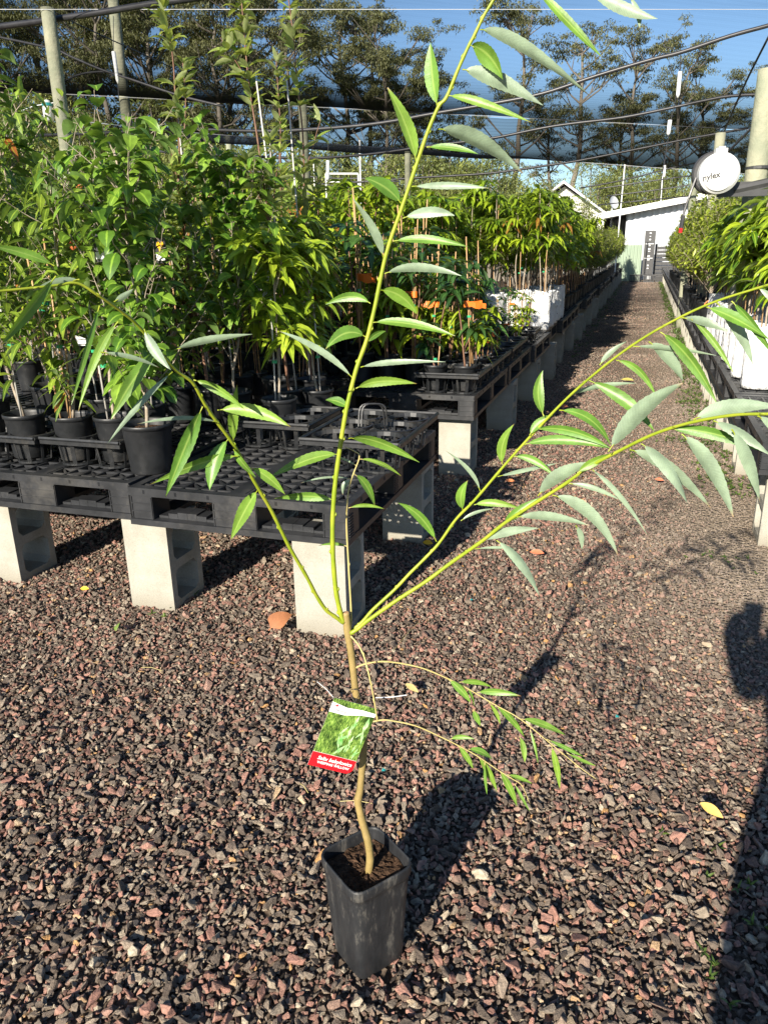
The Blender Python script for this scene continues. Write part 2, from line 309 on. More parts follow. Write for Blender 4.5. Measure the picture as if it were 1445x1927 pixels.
def gravel():
    import bmesh
    rm = rock_mat(); col = bpy.data.collections.new('stone_shapes')
    for i in range(14):
        r = random.Random(100+i); bm = bmesh.new()
        ax = (1, r.uniform(.6, .95), r.uniform(.4, .75))
        for k in range(r.choice((8, 9, 10, 12))):
            v = Vector((r.gauss(0, 1), r.gauss(0, 1), r.gauss(0, 1))).normalized()*r.uniform(.8, 1.1)
            bm.verts.new((v.x*ax[0]*.5, v.y*ax[1]*.5, v.z*ax[2]*.5))
        ret = bmesh.ops.convex_hull(bm, input=bm.verts)
        bmesh.ops.delete(bm, geom=[v for v in bm.verts if not v.link_faces], context='VERTS')
        bmesh.ops.bevel(bm, geom=list(bm.edges), offset=.018, segments=1, affect='EDGES')
        me = bpy.data.meshes.new('stone'); bm.to_mesh(me); bm.free(); me.materials.append(rm)
        o = bpy.data.objects.new('stone_shape', me); col.objects.link(o)
    P = []; S = []
    def zone(x0, x1, y0, y1, sp, smin, smax, z, prob=1.0, thin=None):
        nx = int((x1-x0)/sp); ny = int((y1-y0)/sp)
        X, Y = np.meshgrid(x0+(np.arange(nx)+.5)*sp, y0+(np.arange(ny)+.5)*sp)
        X = X.ravel()+rng.uniform(-.5, .5, X.size)*sp; Y = Y.ravel()+rng.uniform(-.5, .5, Y.size)*sp
        keep = rng.random(X.size) < prob
        # stay inside what the lens (and a step to the side) can see
        dx = X*math.cos(YAW)-Y*math.sin(YAW)*1.0; 
        side = X*math.cos(-YAW)+Y*math.sin(-YAW); fw = -X*math.sin(-YAW)+Y*math.cos(-YAW)
        keep &= (np.abs(side) < fw*.62+.75)
        keep &= ~((np.abs(X+.402) < .055) & (np.abs(Y-1.072) < .055))
        X = X[keep]; Y = Y[keep]; s = smin+(smax-smin)*rng.random(X.size)**2.2
        if thin is not None: s = s*thin(X, Y)
        P.append(np.stack([X, Y, z+s*.12+rng.uniform(-.002, .004, X.size)], 1)); S.append(s)
    dusty = lambda X, Y: np.clip(1.05-.45*np.clip((X+.1+.12*(Y-3)-.0)*1.6, 0, 1)*np.clip((Y-2.2)/1.0, 0, 1)*vnoise(X, Y, .5, 3)*1.6, .5, 1.1)
    zone(-3.6, 1.9, .55, 2.6, .0108, .011, .026, .002, 1, dusty)
    zone(-3.6, 1.9, .55, 2.6, .034, .020, .042, .006, .42, dusty)
    zone(-2.2, 1.2, .55, 1.7, .028, .020, .040, .008, .45, dusty)
    zone(-3.9, 1.9, 2.6, 4.6, .0125, .012, .028, .001, 1, dusty)
    zone(-3.9, 1.9, 2.6, 4.6, .045, .026, .044, .006, .35, dusty)
    zone(-2.2, 1.6, 4.6, 8, .016, .014, .030, .0, 1, dusty)
    zone(-1.3, 1.3, 8, 15, .022, .018, .036, -.002, 1, dusty)
    zone(-1.3, 1.3, 15, 31, .045, .03, .06, -.004, 1, dusty)
    P = np.concatenate(P); S = np.concatenate(S); n = len(P)
    me = bpy.data.meshes.new('gravel'); me.vertices.add(n); me.vertices.foreach_set('co', P.astype(np.float32).ravel())
    def attr(nm, typ, arr, key='value'):
        a = me.attributes.new(nm, typ, 'POINT'); a.data.foreach_set(key, arr)
    rot = np.stack([rng.normal(0, .5, n), rng.normal(0, .5, n), rng.uniform(0, 6.28, n)], 1).astype(np.float32)
    sc = (S[:, None]*np.stack([rng.uniform(.8, 1.35, n), rng.uniform(.75, 1.1, n), rng.uniform(.7, 1.2, n)], 1)).astype(np.float32)
    attr('rot', 'FLOAT_VECTOR', rot.ravel(), 'vector'); attr('sc', 'FLOAT_VECTOR', sc.ravel(), 'vector')
    attr('pick', 'INT', rng.integers(0, 14, n).astype(np.int32))
    big = (S > .024)
    tone = rng.random(n)**1.0; tone = np.where(rng.random(n) < .25, tone*.4, tone)
    attr('tone', 'FLOAT', tone.astype(np.float32))
    X, Y = P[:, 0], P[:, 1]
    du = np.clip((X+.25)*1.3, 0, 1)*np.clip((Y-2.0)/1.3, 0, 1)*(.5+.8*vnoise(X, Y, .45, 3))*.85
    du = np.maximum(du, np.clip((Y-5)/8, 0, .45)*(.5+.6*vnoise(X, Y, .8, 5)))
    attr('dust', 'FLOAT', np.clip(du, 0, .85).astype(np.float32))
    o = bpy.data.objects.new('gravel', me); SC.collection.objects.link(o); tag(o, 'crushed red and grey gravel spread over the yard', 'gravel', kind='stuff')
    g = bpy.data.node_groups.new('scatter', 'GeometryNodeTree')
    g.interface.new_socket('Geometry', in_out='INPUT', socket_type='NodeSocketGeometry'); g.interface.new_socket('Geometry', in_out='OUTPUT', socket_type='NodeSocketGeometry')
    i = g.nodes.new('NodeGroupInput'); ou = g.nodes.new('NodeGroupOutput'); ip = g.nodes.new('GeometryNodeInstanceOnPoints'); ci = g.nodes.new('GeometryNodeCollectionInfo')
    ci.inputs['Collection'].default_value = col; ci.inputs['Separate Children'].default_value = True; ci.inputs['Reset Children'].default_value = True
    def na(nm, dt):
        a = g.nodes.new('GeometryNodeInputNamedAttribute'); a.data_type = dt; a.inputs[0].default_value = nm; return a.outputs[0]
    g.links.new(i.outputs[0], ip.inputs['Points']); g.links.new(ci.outputs[0], ip.inputs['Instance']); ip.inputs['Pick Instance'].default_value = True
    g.links.new(na('pick', 'INT'), ip.inputs['Instance Index']); g.links.new(na('sc', 'FLOAT_VECTOR'), ip.inputs['Scale'])
    g.links.new(na('rot', 'FLOAT_VECTOR'), ip.inputs['Rotation'])
    g.links.new(ip.outputs[0], ou.inputs[0])
    md = o.modifiers.new('scatter', 'NODES'); md.node_group = g
    print('stones', n)
gravel()

# ------------------------------------------------------------------ leaves
def norm(a): return a/(np.linalg.norm(a, axis=-1, keepdims=True)+1e-9)
SH = {'lance': lambda t: np.maximum(.03, np.sin(np.pi*np.clip(t, 0, 1)**.75)**1.1*(1-.15*t)),
      'ovate': lambda t: np.maximum(.03, np.where(t < .14, .06, np.sin(np.pi*np.clip((t-.10)/.9, 0, 1)**.62)**.8*(1-.1*t))),
      'ellip': lambda t: np.maximum(.03, np.sin(np.pi*np.clip(t, 0, 1)**.95)**.85),
      'quad': lambda t: np.where((t < .01) | (t > .99), .25, 1.0)}
class Leaves:
    def __init__(s): s.a = []
    def add(s, p, d, L, W, droop=.6, tint=None, n=None):
        s.a.append((*p, *d, L, W, droop, random.random()*.9 if tint is None else tint, *(n if n is not None else (random.gauss(0, .35), random.gauss(0, .35), 1))))
    def mesh(s, name, shape='lance', K=4, fold=.25):
        A = np.array(s.a); n = len(A); P = A[:, :3]; D = norm(A[:, 3:6]); L, W, dr, ti = A[:, 6], A[:, 7], A[:, 8], A[:, 9]; Nn = norm(A[:, 10:13])
        ts = np.linspace(0, 1, K+1); pos = P.copy(); V = np.zeros((n, K+1, 3, 3)); down = np.array([0, 0, -1.])
        for k, t in enumerate(ts):
            d = norm(D+(dr*t**1.1)[:, None]*down)
            if k: pos = pos+d*(L/K)[:, None]
            sd = norm(np.cross(d, Nn)); nn = np.cross(sd, d); wv = (W*.5*SH[shape](np.array([t]))[0])[:, None]
            V[:, k, 0] = pos-sd*wv+nn*wv*fold; V[:, k, 1] = pos; V[:, k, 2] = pos+sd*wv+nn*wv*fold
        idx = np.arange(n*(K+1)*3).reshape(n, K+1, 3)
        Q = np.stack([np.stack([idx[:, :-1, j], idx[:, :-1, j+1], idx[:, 1:, j+1], idx[:, 1:, j]], -1) for j in (0, 1)], 2).reshape(-1, 4)
        tint = np.repeat(ti, (K+1)*3); mid = np.tile([0., 1., 0.], n*(K+1))
        return mesh(name, V.reshape(-1, 3), Q, True, {'tint': tint, 'mid': mid})

# ------------------------------------------------------------------ pallets, blocks, trays
PW, PD, PH, PZ = .85, 1.16, .14, .36
def make_pallet():
    t = thing('plastic_pallet', 'black pallet', 'pallet')
    d = MB(); top = PH
    for y0, y1 in ((0, .035), (PD-.035, PD)): d.box(0, PW, y0, y1, top-.03, top)
    for x0, x1 in ((0, .03), (PW-.03, PW)): d.box(x0, x1, .0355, PD-.0355, top-.03, top-.0005)
    for xc in (PW*.5,): d.box(xc-.028, xc+.028, .0355, PD-.0355, top-.026, top-.001)
    for yc in (PD*.33, PD*.66): d.box(.031, PW-.031, yc-.02, yc+.02, top-.025, top-.002)
    nx, ny = 13, 18
    for i in range(1, nx): x = i*PW/nx; d.box(x-.0045, x+.0045, .036, PD-.036, top-.022, top-.003)
    for j in range(1, ny): y = j*PD/ny; d.box(.031, PW-.031, y-.0045, y+.0045, top-.021, top-.004)
    for i in range(nx):
        for j in range(ny):
            x0, x1, y0, y1 = i*PW/nx, (i+1)*PW/nx, j*PD/ny, (j+1)*PD/ny
            a, b = ((x0, y0), (x1, y1)) if (i+j) % 2 else ((x0, y1), (x1, y0))
            d.bar((*a, top-.006), (*b, top-.006), .007, .014)
            if (i*7+j*3) % 5 < 2: d.add([(x0, y0, top-.012), (x1, y0, top-.012), (x1, y1, top-.012)], [(0, 1, 2)]) if (i+j) % 2 else d.add([(x0, y1, top-.012), (x0, y0, top-.012), (x1, y1, top-.012)], [(0, 1, 2)])
    part('deck', d.mesh('deck'), MT['pallet'], t)
    b = MB()
    b.box(.0, PW, -.006, .10, 0, .022); b.box(.0, PW, PD-.10, PD+.006, 0, .022); b.box(0, .10, .101, PD-.101, 0, .02); b.box(PW-.10, PW, .101, PD-.101, 0, .02)
    b.box(PW*.5-.05, PW*.5+.05, .101, PD-.101, 0, .019)
    # sagging inner webs rise towards the posts
    for x0, x1 in ((.10, PW*.5-.09), (PW*.5+.09, PW-.10)):
        for k in range(6):
            u0 = x0+(x1-x0)*k/6; u1 = x0+(x1-x0)*(k+1)/6; z = .026+.022*math.sin(math.pi*(k+.5)/6)
            b.box(u0, u1-.001, .03, .096, .0225, z)
    part('base_frame', b.mesh('base_frame'), MT['pallet'], t)
    for ix, (x0, x1) in enumerate(((.004, .094), (PW*.5-.085, PW*.5+.085), (PW-.094, PW-.004))):
        for iy, (y0, y1) in enumerate(((.004, .11), (PD*.5-.06, PD*.5+.06), (PD-.11, PD-.004))):
            f = MB(); f.box(x0, x1, y0, y1, .0225, top-.031)
            if iy == 0:
                for z in (.05, .08): f.box(x0+.002, x1-.002, y0-.0035, y0, z, z+.003)
                f.box(x0+.002, x0+.006, y0-.0035, y0, .023, .105); f.box(x1-.006, x1-.002, y0-.0035, y0, .023, .105)
            if ix != 1:
                s = 1 if ix == 2 else -1; xs = x1 if ix == 2 else x0
                for k in range(8): z = .028+k*.0098; f.box(min(xs, xs+s*.0038), max(xs, xs+s*.0038), y0+.006, y0+.05, z, z+.004)
            part('foot', f.mesh('foot'), MT['pallet'], t)
    return t
def make_block():
    t = MB(); X, Y, Z = .19, .215, PZ
    w = .032
    t.box(0, X, 0, w, 0, Z); t.box(0, X, Y-w, Y, 0, Z)
    for z0, z1 in ((0, .035), (Z*.5-.018, Z*.5+.018), (Z-.035, Z)): t.box(.001, X-.001, w, Y-w, z0, z1)
    for z0, z1 in ((.035, Z*.5-.018), (Z*.5+.018, Z-.035)):      # rounded inner corners
        for yy, s in ((w, 1), (Y-w, -1)):
            for zz, q in ((z0, 1), (z1, -1)):
                t.add([(.002, yy, zz), (.002, yy+s*.022, zz), (.002, yy, zz+q*.022), (X-.002, yy, zz), (X-.002, yy+s*.022, zz), (X-.002, yy, zz+q*.022)], [(0, 1, 2), (3, 4, 5), (1, 2, 5, 4)])
    me = t.mesh('concrete_block')
    return link('concrete_block', me, MT['concrete'])
def make_tray(nx=2, ny=3, handle=True, cell=.185, h=.125, label='tray'):
    t = thing('pot_tray', label, 'tray'); f = MB(); W, D = nx*cell+.02, ny*cell+.02; r = cell*.455
    for a, b in (((0, 0), (W, 0)), ((W, 0), (W, D)), ((W, D), (0, D)), ((0, D), (0, 0))): f.tube([(a[0], a[1], h), (b[0], b[1], h)], .0075, 6)
    for a, b in (((0, 0), (W, 0)), ((W, 0), (W, D)), ((W, D), (0, D)), ((0, D), (0, 0))): f.bar((a[0], a[1], h), (b[0], b[1], h), .003, .022)
    cs = [(.01+cell*(i+.5), .01+cell*(j+.5)) for i in range(nx) for j in range(ny)]
    for cx, cy in cs:
        f.lathe([(r+.003, h-.012), (r+.006, h), (r, h+.002), (r-.003, h-.014)], 20, (cx, cy))
        for k in range(4):
            a = math.pi/4+k*math.pi/2; f.bar((cx+r*math.cos(a), cy+r*math.sin(a), h), (cx+cell*.66*math.cos(a), cy+cell*.66*math.sin(a), h), .004, .01)
    part('rim', f.mesh('rim'), MT['tray'], t)
    for cx, cy in cs:
        c = MB(); rb = r*.80
        for k in range(8):
            a = math.pi/8+k*math.pi/4; ca, sa = math.cos(a), math.sin(a); w = .010 if k % 2 else .016
            tx, ty = -sa*w/2, ca*w/2
            V = [(cx+r*ca+tx, cy+r*sa+ty, h-.002), (cx+r*ca-tx, cy+r*sa-ty, h-.002), (cx+rb*ca-tx, cy+rb*sa-ty, .008), (cx+rb*ca+tx, cy+rb*sa+ty, .008)]
            V += [(x+ca*.0025, y+sa*.0025, z) for x, y, z in V]
            c.add(V, [(0, 1, 2, 3), (7, 6, 5, 4), (0, 4, 5, 1), (1, 5, 6, 2), (2, 6, 7, 3), (3, 7, 4, 0)])
        c.lathe([(rb-.02, .008), (rb+.004, .008), (rb+.004, .0), (rb-.02, .0), (rb-.02, .008)], 20, (cx, cy))
        c.box(cx-rb+.01, cx+rb-.01, cy-.006, cy+.006, .001, .006); c.box(cx-.006, cx+.006, cy-rb+.01, cy+rb-.01, .0015, .0065)
        part('cell', c.mesh('cell'), MT['tray'], t)
    if handle:
        hm = MB(); yc = D/2; xc = W/2
        for dx in (-.006, .006):
            hm.tube(smooth_path([(xc-.045+dx, yc-.03, h), (xc-.04+dx, yc-.015, h+.075), (xc+dx, yc, h+.088), (xc+.04+dx, yc+.015, h+.075), (xc+.045+dx, yc+.03, h)], 4), .004, 5)
        part('handle', hm.mesh('handle'), MT['tray'], t)
    return t

PAL = make_pallet(); pal_used = [False]
BLK = make_block(); blk_used = [False]
def place_pallet(x, y, label, group):
    if not pal_used[0]: pal_used[0] = True; PAL.location = (x, y, PZ); tag(PAL, label, 'pallet', group); return PAL
    return dup(PAL, (x, y, PZ), 0, label, group)
def place_block(x, y, label, group, rz=0):
    if not blk_used[0]: blk_used[0] = True; o = BLK
    else: o = BLK.copy(); SC.collection.objects.link(o)
    o.location = (x, y, 0); o.rotation_euler[2] = rz; tag(o, label, 'block', group); return o

GP = 'black plastic pallets forming the benches'; GB = 'concrete blocks holding up the benches'
place_pallet(-1.715, 2.24, 'nearest black pallet, half empty, with open lattice top behind the willow', GP)
place_pallet(-2.59, 2.28, 'black pallet at the left edge carrying the big leafy pots', GP)
place_pallet(-3.47, 2.30, 'black pallet running out of the picture at the far left, under big pots', GP)
place_block(-1.08, 2.25, 'concrete block under the front right corner of the nearest pallet, behind the willow trunk', GB, R(2))
place_block(-1.785, 2.27, 'pale concrete block under the seam of the two front pallets, dappled with leaf shadow', GB)
place_block(-2.55, 2.32, 'concrete block standing at the left edge of the photo', GB)
place_block(-1.07, 3.21, 'shaded concrete block under the right side of the empty tray', GB)
place_block(-2.50, 3.25, 'back concrete block in the dark under the left pallets', GB)
place_block(-1.79, 3.23, 'back concrete block in the dark under the middle of the front pallets', GB)
place_block(-1.09, 4.36, 'sunlit concrete block behind the empty tray with a ring shaped shadow', GB)
place_block(-1.62, 4.38, 'concrete block in shade left of the sunlit one behind the tray', GB)
for r_ in range(4):
    place_pallet(-1.715-.88*(r_+1) if r_ else -1.715, 3.42 if r_ else 4.28, ['black pallet with small black pots along its path side corner', 'dark pallet behind the pot with the tall grey stake', 'dark pallet deep under the tall columnar trees', 'dark pallet deep in the left of the leafy rows'][r_], GP)
ys = [5.5+1.2*k for k in range(21)]
for k, y in enumerate(ys):
    lab = 'pallet on the path side of the left bench, further along the row' if k > 2 else ['black pallet just past the small potted seedlings', 'black pallet with small pots before the white bags', 'black pallet under the white grow bags of the left row'][k]
    place_pallet(-1.715+.035*math.sin(k*2.3), y, lab, GP)
    place_block(-1.04+.02*(k % 3), y+.12, 'concrete block under the left bench further down the path' if k > 1 else ['concrete block left of the path, third along the left bench', 'concrete block left of the path, fourth along the left bench'][k], GB)
    place_block(-1.15-.03*(k % 2), y+.68, 'concrete block under the left bench further down the path', GB)
for k in range(5):
    for c in range(1, 4): place_pallet(-1.715-.88*c, 4.62+1.2*k, 'dark pallet hidden among stems deep in the left rows', GP)
GPR = 'black plastic pallets forming the right bench'; GBR = 'concrete blocks holding up the right bench'
for k in range(23):
    y = 3.5+1.2*k
    place_pallet(.53, y, 'pallet under the plants on the right bench, further along the row' if k > 2 else ['black pallet cut off at the right edge of the photo', 'black pallet at the right with white bags along its edge', 'third black pallet of the right bench under white bags'][k], GPR)
    place_block(.585+.015*math.sin(k*1.7), y+.10, 'concrete block under the right bench further down the path' if k > 2 else ['nearest concrete block at the right edge of the photo', 'concrete block right of the path beside green weeds', 'third concrete block along the right of the path'][k], GBR)
    if k: place_block(.58, y+.66, 'concrete block under the right bench further down the path', GBR)

TR = make_tray(label='empty black pot tray with carry handle on the nearest pallet')
TR.location = (-1.19, 2.60, .5); tag(TR, None, None, 'black pot trays')
TP = make_tray(2, 2, False, .175, .115, 'black tray ring holding the pots')      # tray without handle, reused under pots
TP.location = (-2.22, 2.40, .5); TP['label'] = 'black tray holding the two round pots at the left'; TP['group'] = 'black pot trays'
dup(TP, (-2.60, 2.38, .5), 0, 'black tray at the left edge holding a pot half cut by the frame', 'black pot trays')
dup(TP, (-1.64, 2.86, .5), 0, 'black tray holding the pots with the tall grey stake', 'black pot trays')
dup(TP, (-1.22, 4.30, .5), 0, 'black tray at the pallet corner holding two seedling pots', 'black pot trays')
for k, (x, y) in enumerate([(-1.22, 4.70), (-1.22, 5.08), (-1.22, 5.52), (-1.22, 5.9), (-1.22, 6.75)]):
    dup(TP, (x, y, .5), 0, ['second tray back from the corner on the small pot pallet', 'third tray back from the corner on the small pot pallet', 'tray at the near end of the darker small pots', 'tray in the middle of the darker small pots', 'tray of dark pots just before the white bags'][k], 'black pot trays')

# ------------------------------------------------------------------ potted plants
def round_pot(rt, rb, h):
    m = MB(); e = h*.86
    m.lathe([(rb*.3, .002), (rb, 0), (rb+.002, .004), (rb+(rt-rb)*.25, h*.25), (rt-.006, h-.020), (rt-.005, h-.018), (rt, h-.016), (rt+.001, h-.002), (rt-.001, h), (rt-.005, h-.001), (rt-.007, h-.012), (rb+(rt-rb)*.86-.006, e-.01)], 36, cap0=True)
    return m.mesh('pot', True)
def soil_disc(r, z, n=24, seed=1, sq=0.0):
    rr = random.Random(seed); V = [(0, 0, z+.004)]; F = []; m = 7
    for i in range(1, m+1):
        for k in range(n):
            a = 2*math.pi*(k+.5)/n; q = 1.0 if not sq else 1/((abs(math.cos(a))**sq+abs(math.sin(a))**sq)**(1/sq))
            V.append((r*q*i/m*math.cos(a), r*q*i/m*math.sin(a), z+rr.uniform(-.003, .005)))
    F += [(0, 1+k, 1+(k+1) % n) for k in range(n)]
    for i in range(m-1):
        for k in range(n): a = 1+i*n+k; b = 1+i*n+(k+1) % n; F.append((a, a+n, b+n, b))
    mm = MB(); mm.add(V, F)
    for _ in range(60):
        a = rr.uniform(0, 6.28); d = r*.9*math.sqrt(rr.random()); x, y = d*math.cos(a), d*math.sin(a); s = r*rr.uniform(.03, .09)
        c = [(x+rr.uniform(-s, s), y+rr.uniform(-s, s), z+.003+rr.uniform(0, s*.6)) for _ in range(5)]
        mm.add(c, [(0, 1, 2), (0, 2, 3), (1, 2, 4), (0, 1, 4), (2, 3, 4)])
    return mm.mesh('soil')
def bag_mesh(seed=0):
    r = random.Random(seed); m = MB(); h = .34; n = 28; V = []; prof = [(.62, 0.0), (.95, .006), (1.0, .03), (1.02, .10), (.99, .18), (1.01, .25), (.98, .31), (1.0, .335), (1.02, h), (.97, h), (.94, .30)]
    for s, z in prof:
        for k in range(n):
            a = 2*math.pi*k/n; q = 1/((abs(math.cos(a))**3.2+abs(math.sin(a))**3.2)**(1/3.2))
            rr = .088*s*q*(1+.025*math.sin(3*a+seed+z*9)+.02*math.sin(7*a+z*25)+r.uniform(-.006, .006)); V.append((rr*math.cos(a), rr*math.sin(a), z+(.008*math.sin(2*a+seed) if z > .3 else 0)))
    F = [(i*n+k, i*n+(k+1) % n, (i+1)*n+(k+1) % n, (i+1)*n+k) for i in range(len(prof)-1) for k in range(n)]; F.append(tuple(range(n-1, -1, -1)))
    m.add(V, F); return m.mesh('grow_bag', True)
def bag_holes():
    m = MB()
    for y in (-.035, 0.035):
        for z in (.03, .11, .19): m.tube([(y, -.0925, z), (y, -.086, z)], .004, 8); m.tube([(-.0925, y, z), (-.086, y, z)], .004, 8)
    return m.mesh('drain_holes')

def rnd(a, b): return random.uniform(a, b)
def wobble(p0, p1, n=7, amp=.02):
    p0 = np.array(p0, float); p1 = np.array(p1, float); L = np.linalg.norm(p1-p0); out = [p0]
    o = np.zeros(3)
    for i in range(1, n+1):
        o = o+rng.normal(0, amp*L/n**.5, 3)*(1, 1, .2); out.append(p0+(p1-p0)*i/n+o*.6)
    return np.array(out)
def along(path, step, t0=0):
    seg = np.linalg.norm(np.diff(path, axis=0), axis=1); cum = np.concatenate([[0], np.cumsum(seg)]); s = t0*cum[-1]; k = 0; out = []
    while s < cum[-1]:
        i = min(np.searchsorted(cum, s, side='right')-1, len(seg)-1); f = (s-cum[i])/seg[i]; d = path[i+1]-path[i]
        out.append((path[i]+d*f, d/np.linalg.norm(d), s/cum[-1])); s += step*rnd(.75, 1.25)
    return out
def out_dir(tan, a, up=.3):
    u = np.cross(tan, [0.1, .2, .97]); u = u/(np.linalg.norm(u)+1e-9); v = np.cross(tan, u); return u*math.cos(a)+v*math.sin(a)+np.array([0, 0, up])

BRONZE = [.05]
def plant_geo(kind, h, z0, dens=1.0):
    st = MB(); lv = Leaves(); shape, K, fold, stake = 'lance', 4, .22, None
    top = (rnd(-.06, .06), rnd(-.06, .06), z0+h)
    if kind in ('peach', 'mulberry'):
        mul = kind == 'mulberry'; main = wobble((0, 0, z0), top, 8, .05 if not mul else .08)
        st.tube(smooth_path(main, 3), np.linspace(.0075, .002, 8*3+1), 6)
        nb = int((19 if not mul else 17)*dens)
        paths = [(main, .35)]
        for i in range(nb):
            t = rnd(.03, .95)**.8; k = t*8; b = main[int(k)]+(main[min(8, int(k)+1)]-main[int(k)])*(k % 1); a = rnd(0, 6.28); L = (rnd(.28, .46) if not mul else rnd(.35, .62))*(1.15-.6*t)
            el = rnd(.5, 1.1) if not mul else rnd(.7, 1.3)
            e = b+L*np.array([math.cos(a)*math.cos(el), math.sin(a)*math.cos(el), math.sin(el)]); p = wobble(b, e, 5, .10)
            st.tube(p, np.linspace(.0026, .0008, 6), 5, False); paths.append((p, .12))
        for p, t0 in paths:
            for q, tn, s in along(p, .021 if not mul else .025, t0):
                a = rnd(0, 6.28); d = out_dir(tn, a, .25)+tn*.4
                if mul: pet = q+norm(d)*.022; st.tube([q, pet], .0009, 3, False); lv.add(pet, d, rnd(.07, .13)*(1-.3*s), rnd(.05, .078)*(1-.3*s), rnd(.8, 2.2))
                else: lv.add(q, d, rnd(.08, .14)*(1-.25*s), rnd(.022, .034), rnd(.6, 2.0), tint=.97 if random.random() < .01 else None)
        for i in range(2 if mul else 1):          # thin leaders standing above the crown
            k = random.randint(5, 7); p = wobble(main[k], main[k]+np.array([rnd(-.1, .1), rnd(-.1, .1), rnd(.28, .45)]), 5, .04); st.tube(p, np.linspace(.0022, .001, 6), 5, False)
            for q, tn, s in along(p, .045, .1): d = out_dir(tn, rnd(0, 6.28), .3)+tn*.3; lv.add(q+norm(d)*.012, d, (rnd(.07, .11) if mul else rnd(.06, .10))*(1-.4*s), (rnd(.045, .06) if mul else .022)*(1-.4*s), rnd(.4, 1.4))
        if mul: shape, K, fold = 'ovate', 5, .18
    elif kind == 'apple':
        shape, K, fold = 'ellip', 4, .35
        for j in range(random.choice((1, 2))):
            tp = (rnd(-.03, .03), rnd(-.05, .05), z0+h) if j == 0 else (rnd(-.14, .14), rnd(-.14, .14), z0+h*rnd(.7, .85)); main = wobble((j*.01, 0, z0), tp, 9, .03); st.tube(smooth_path(main, 3), np.linspace(.0075, .0025, 28), 6)
            sp = [(main, .28)]
            for i in range(4):
                k = random.randint(3, 7); a = rnd(0, 6.28); p = wobble(main[k], main[k]+np.array([.10*math.cos(a), .10*math.sin(a), rnd(.16, .38)]), 4, .06); st.tube(p, np.linspace(.003, .0015, 5), 5, False); sp.append((p, .05))
            for p, t0 in sp:
                for q, tn, s in along(p, .038, t0):
                    if (random.random() < .22 or math.sin(s*21+j*2) > .62) and s < .9: continue
                    for _ in range(random.randint(4, 8)):
                        d = out_dir(tn, rnd(0, 6.28), .45)+tn*rnd(0, .6); lv.add(q, d, rnd(.06, .105), rnd(.022, .036), rnd(-.1, 1.1))
    elif kind in ('mango', 'lime', 'deep', 'seedling'):
        main = wobble((0, 0, z0), top, 6, .04); st.tube(smooth_path(main, 3), np.linspace(.006, .003, 19), 6)
        ends = [(main[-1], np.array([0, 0, 1.]))]; nb = int(dict(mango=12, lime=11, deep=9, seedling=1)[kind]*dens)
        for i in range(nb):
            k = random.choice((2, 3, 3, 4, 4, 5, 5) if kind != 'deep' else (1, 2, 3, 4, 5)); a = rnd(0, 6.28); L = rnd(.08, .22); d = np.array([math.cos(a), math.sin(a), rnd(.5, 1.6)])
            p = wobble(main[k], main[k]+norm(d)*L, 4, .08); st.tube(p, np.linspace(.0035, .002, 5), 5, False); ends.append((p[-1], norm(d)))
        for e, d0 in ends:
            bronze = random.random() < BRONZE[0] and kind == 'mango'
            nl = random.randint(11, 17); base = rnd(.0, .9)
            for i in range(nl):
                a = i*2.4+rnd(-.3, .3); back = rnd(0, .10)*(i/nl)*1.4; el = rnd(-.1, 1.0)
                d = np.array([math.cos(a), math.sin(a), el]); ti = .97 if bronze and i < nl*.8 else min(.92, max(0, base+rnd(-.25, .25)))
                if kind == 'lime': ti = min(.92, ti+.25)
                L = rnd(.11, .19)*(.95 if kind == 'deep' else 1)*(1 if kind != 'seedling' else .65)
                lv.add(e-d0*back, d, L, rnd(.030, .048), rnd(.8, 2.2) if not bronze else rnd(2, 3), tint=ti)
        if kind == 'lime': fold = .3
        K = 5
    elif kind == 'bush':
        shape, K = 'ellip', 3
        main = wobble((0, 0, z0), (0, 0, z0+h*.5), 4, .03); st.tube(main, np.linspace(.007, .004, 5), 6)
        for i in range(int(60*dens)):
            a = rnd(0, 6.28); el = rnd(.0, 1.5); L = rnd(.5, 1); b = main[random.randint(1, 4)]
            e = np.array([math.cos(a)*math.cos(el)*.24, math.sin(a)*math.cos(el)*.24, z0+h*.35+math.sin(el)*h*.65*L]); p = wobble(b, e, 4, .12); st.tube(p, np.linspace(.0025, .001, 5), 4, False)
            for q, tn, s in along(p, .016, .3):
                lv.add(q, out_dir(tn, rnd(0, 6.28), .3)+tn*.5, rnd(.04, .07), rnd(.017, .027), rnd(0, 1.0))
    return st.mesh('stem', True), lv.mesh('foliage', shape, K, fold)

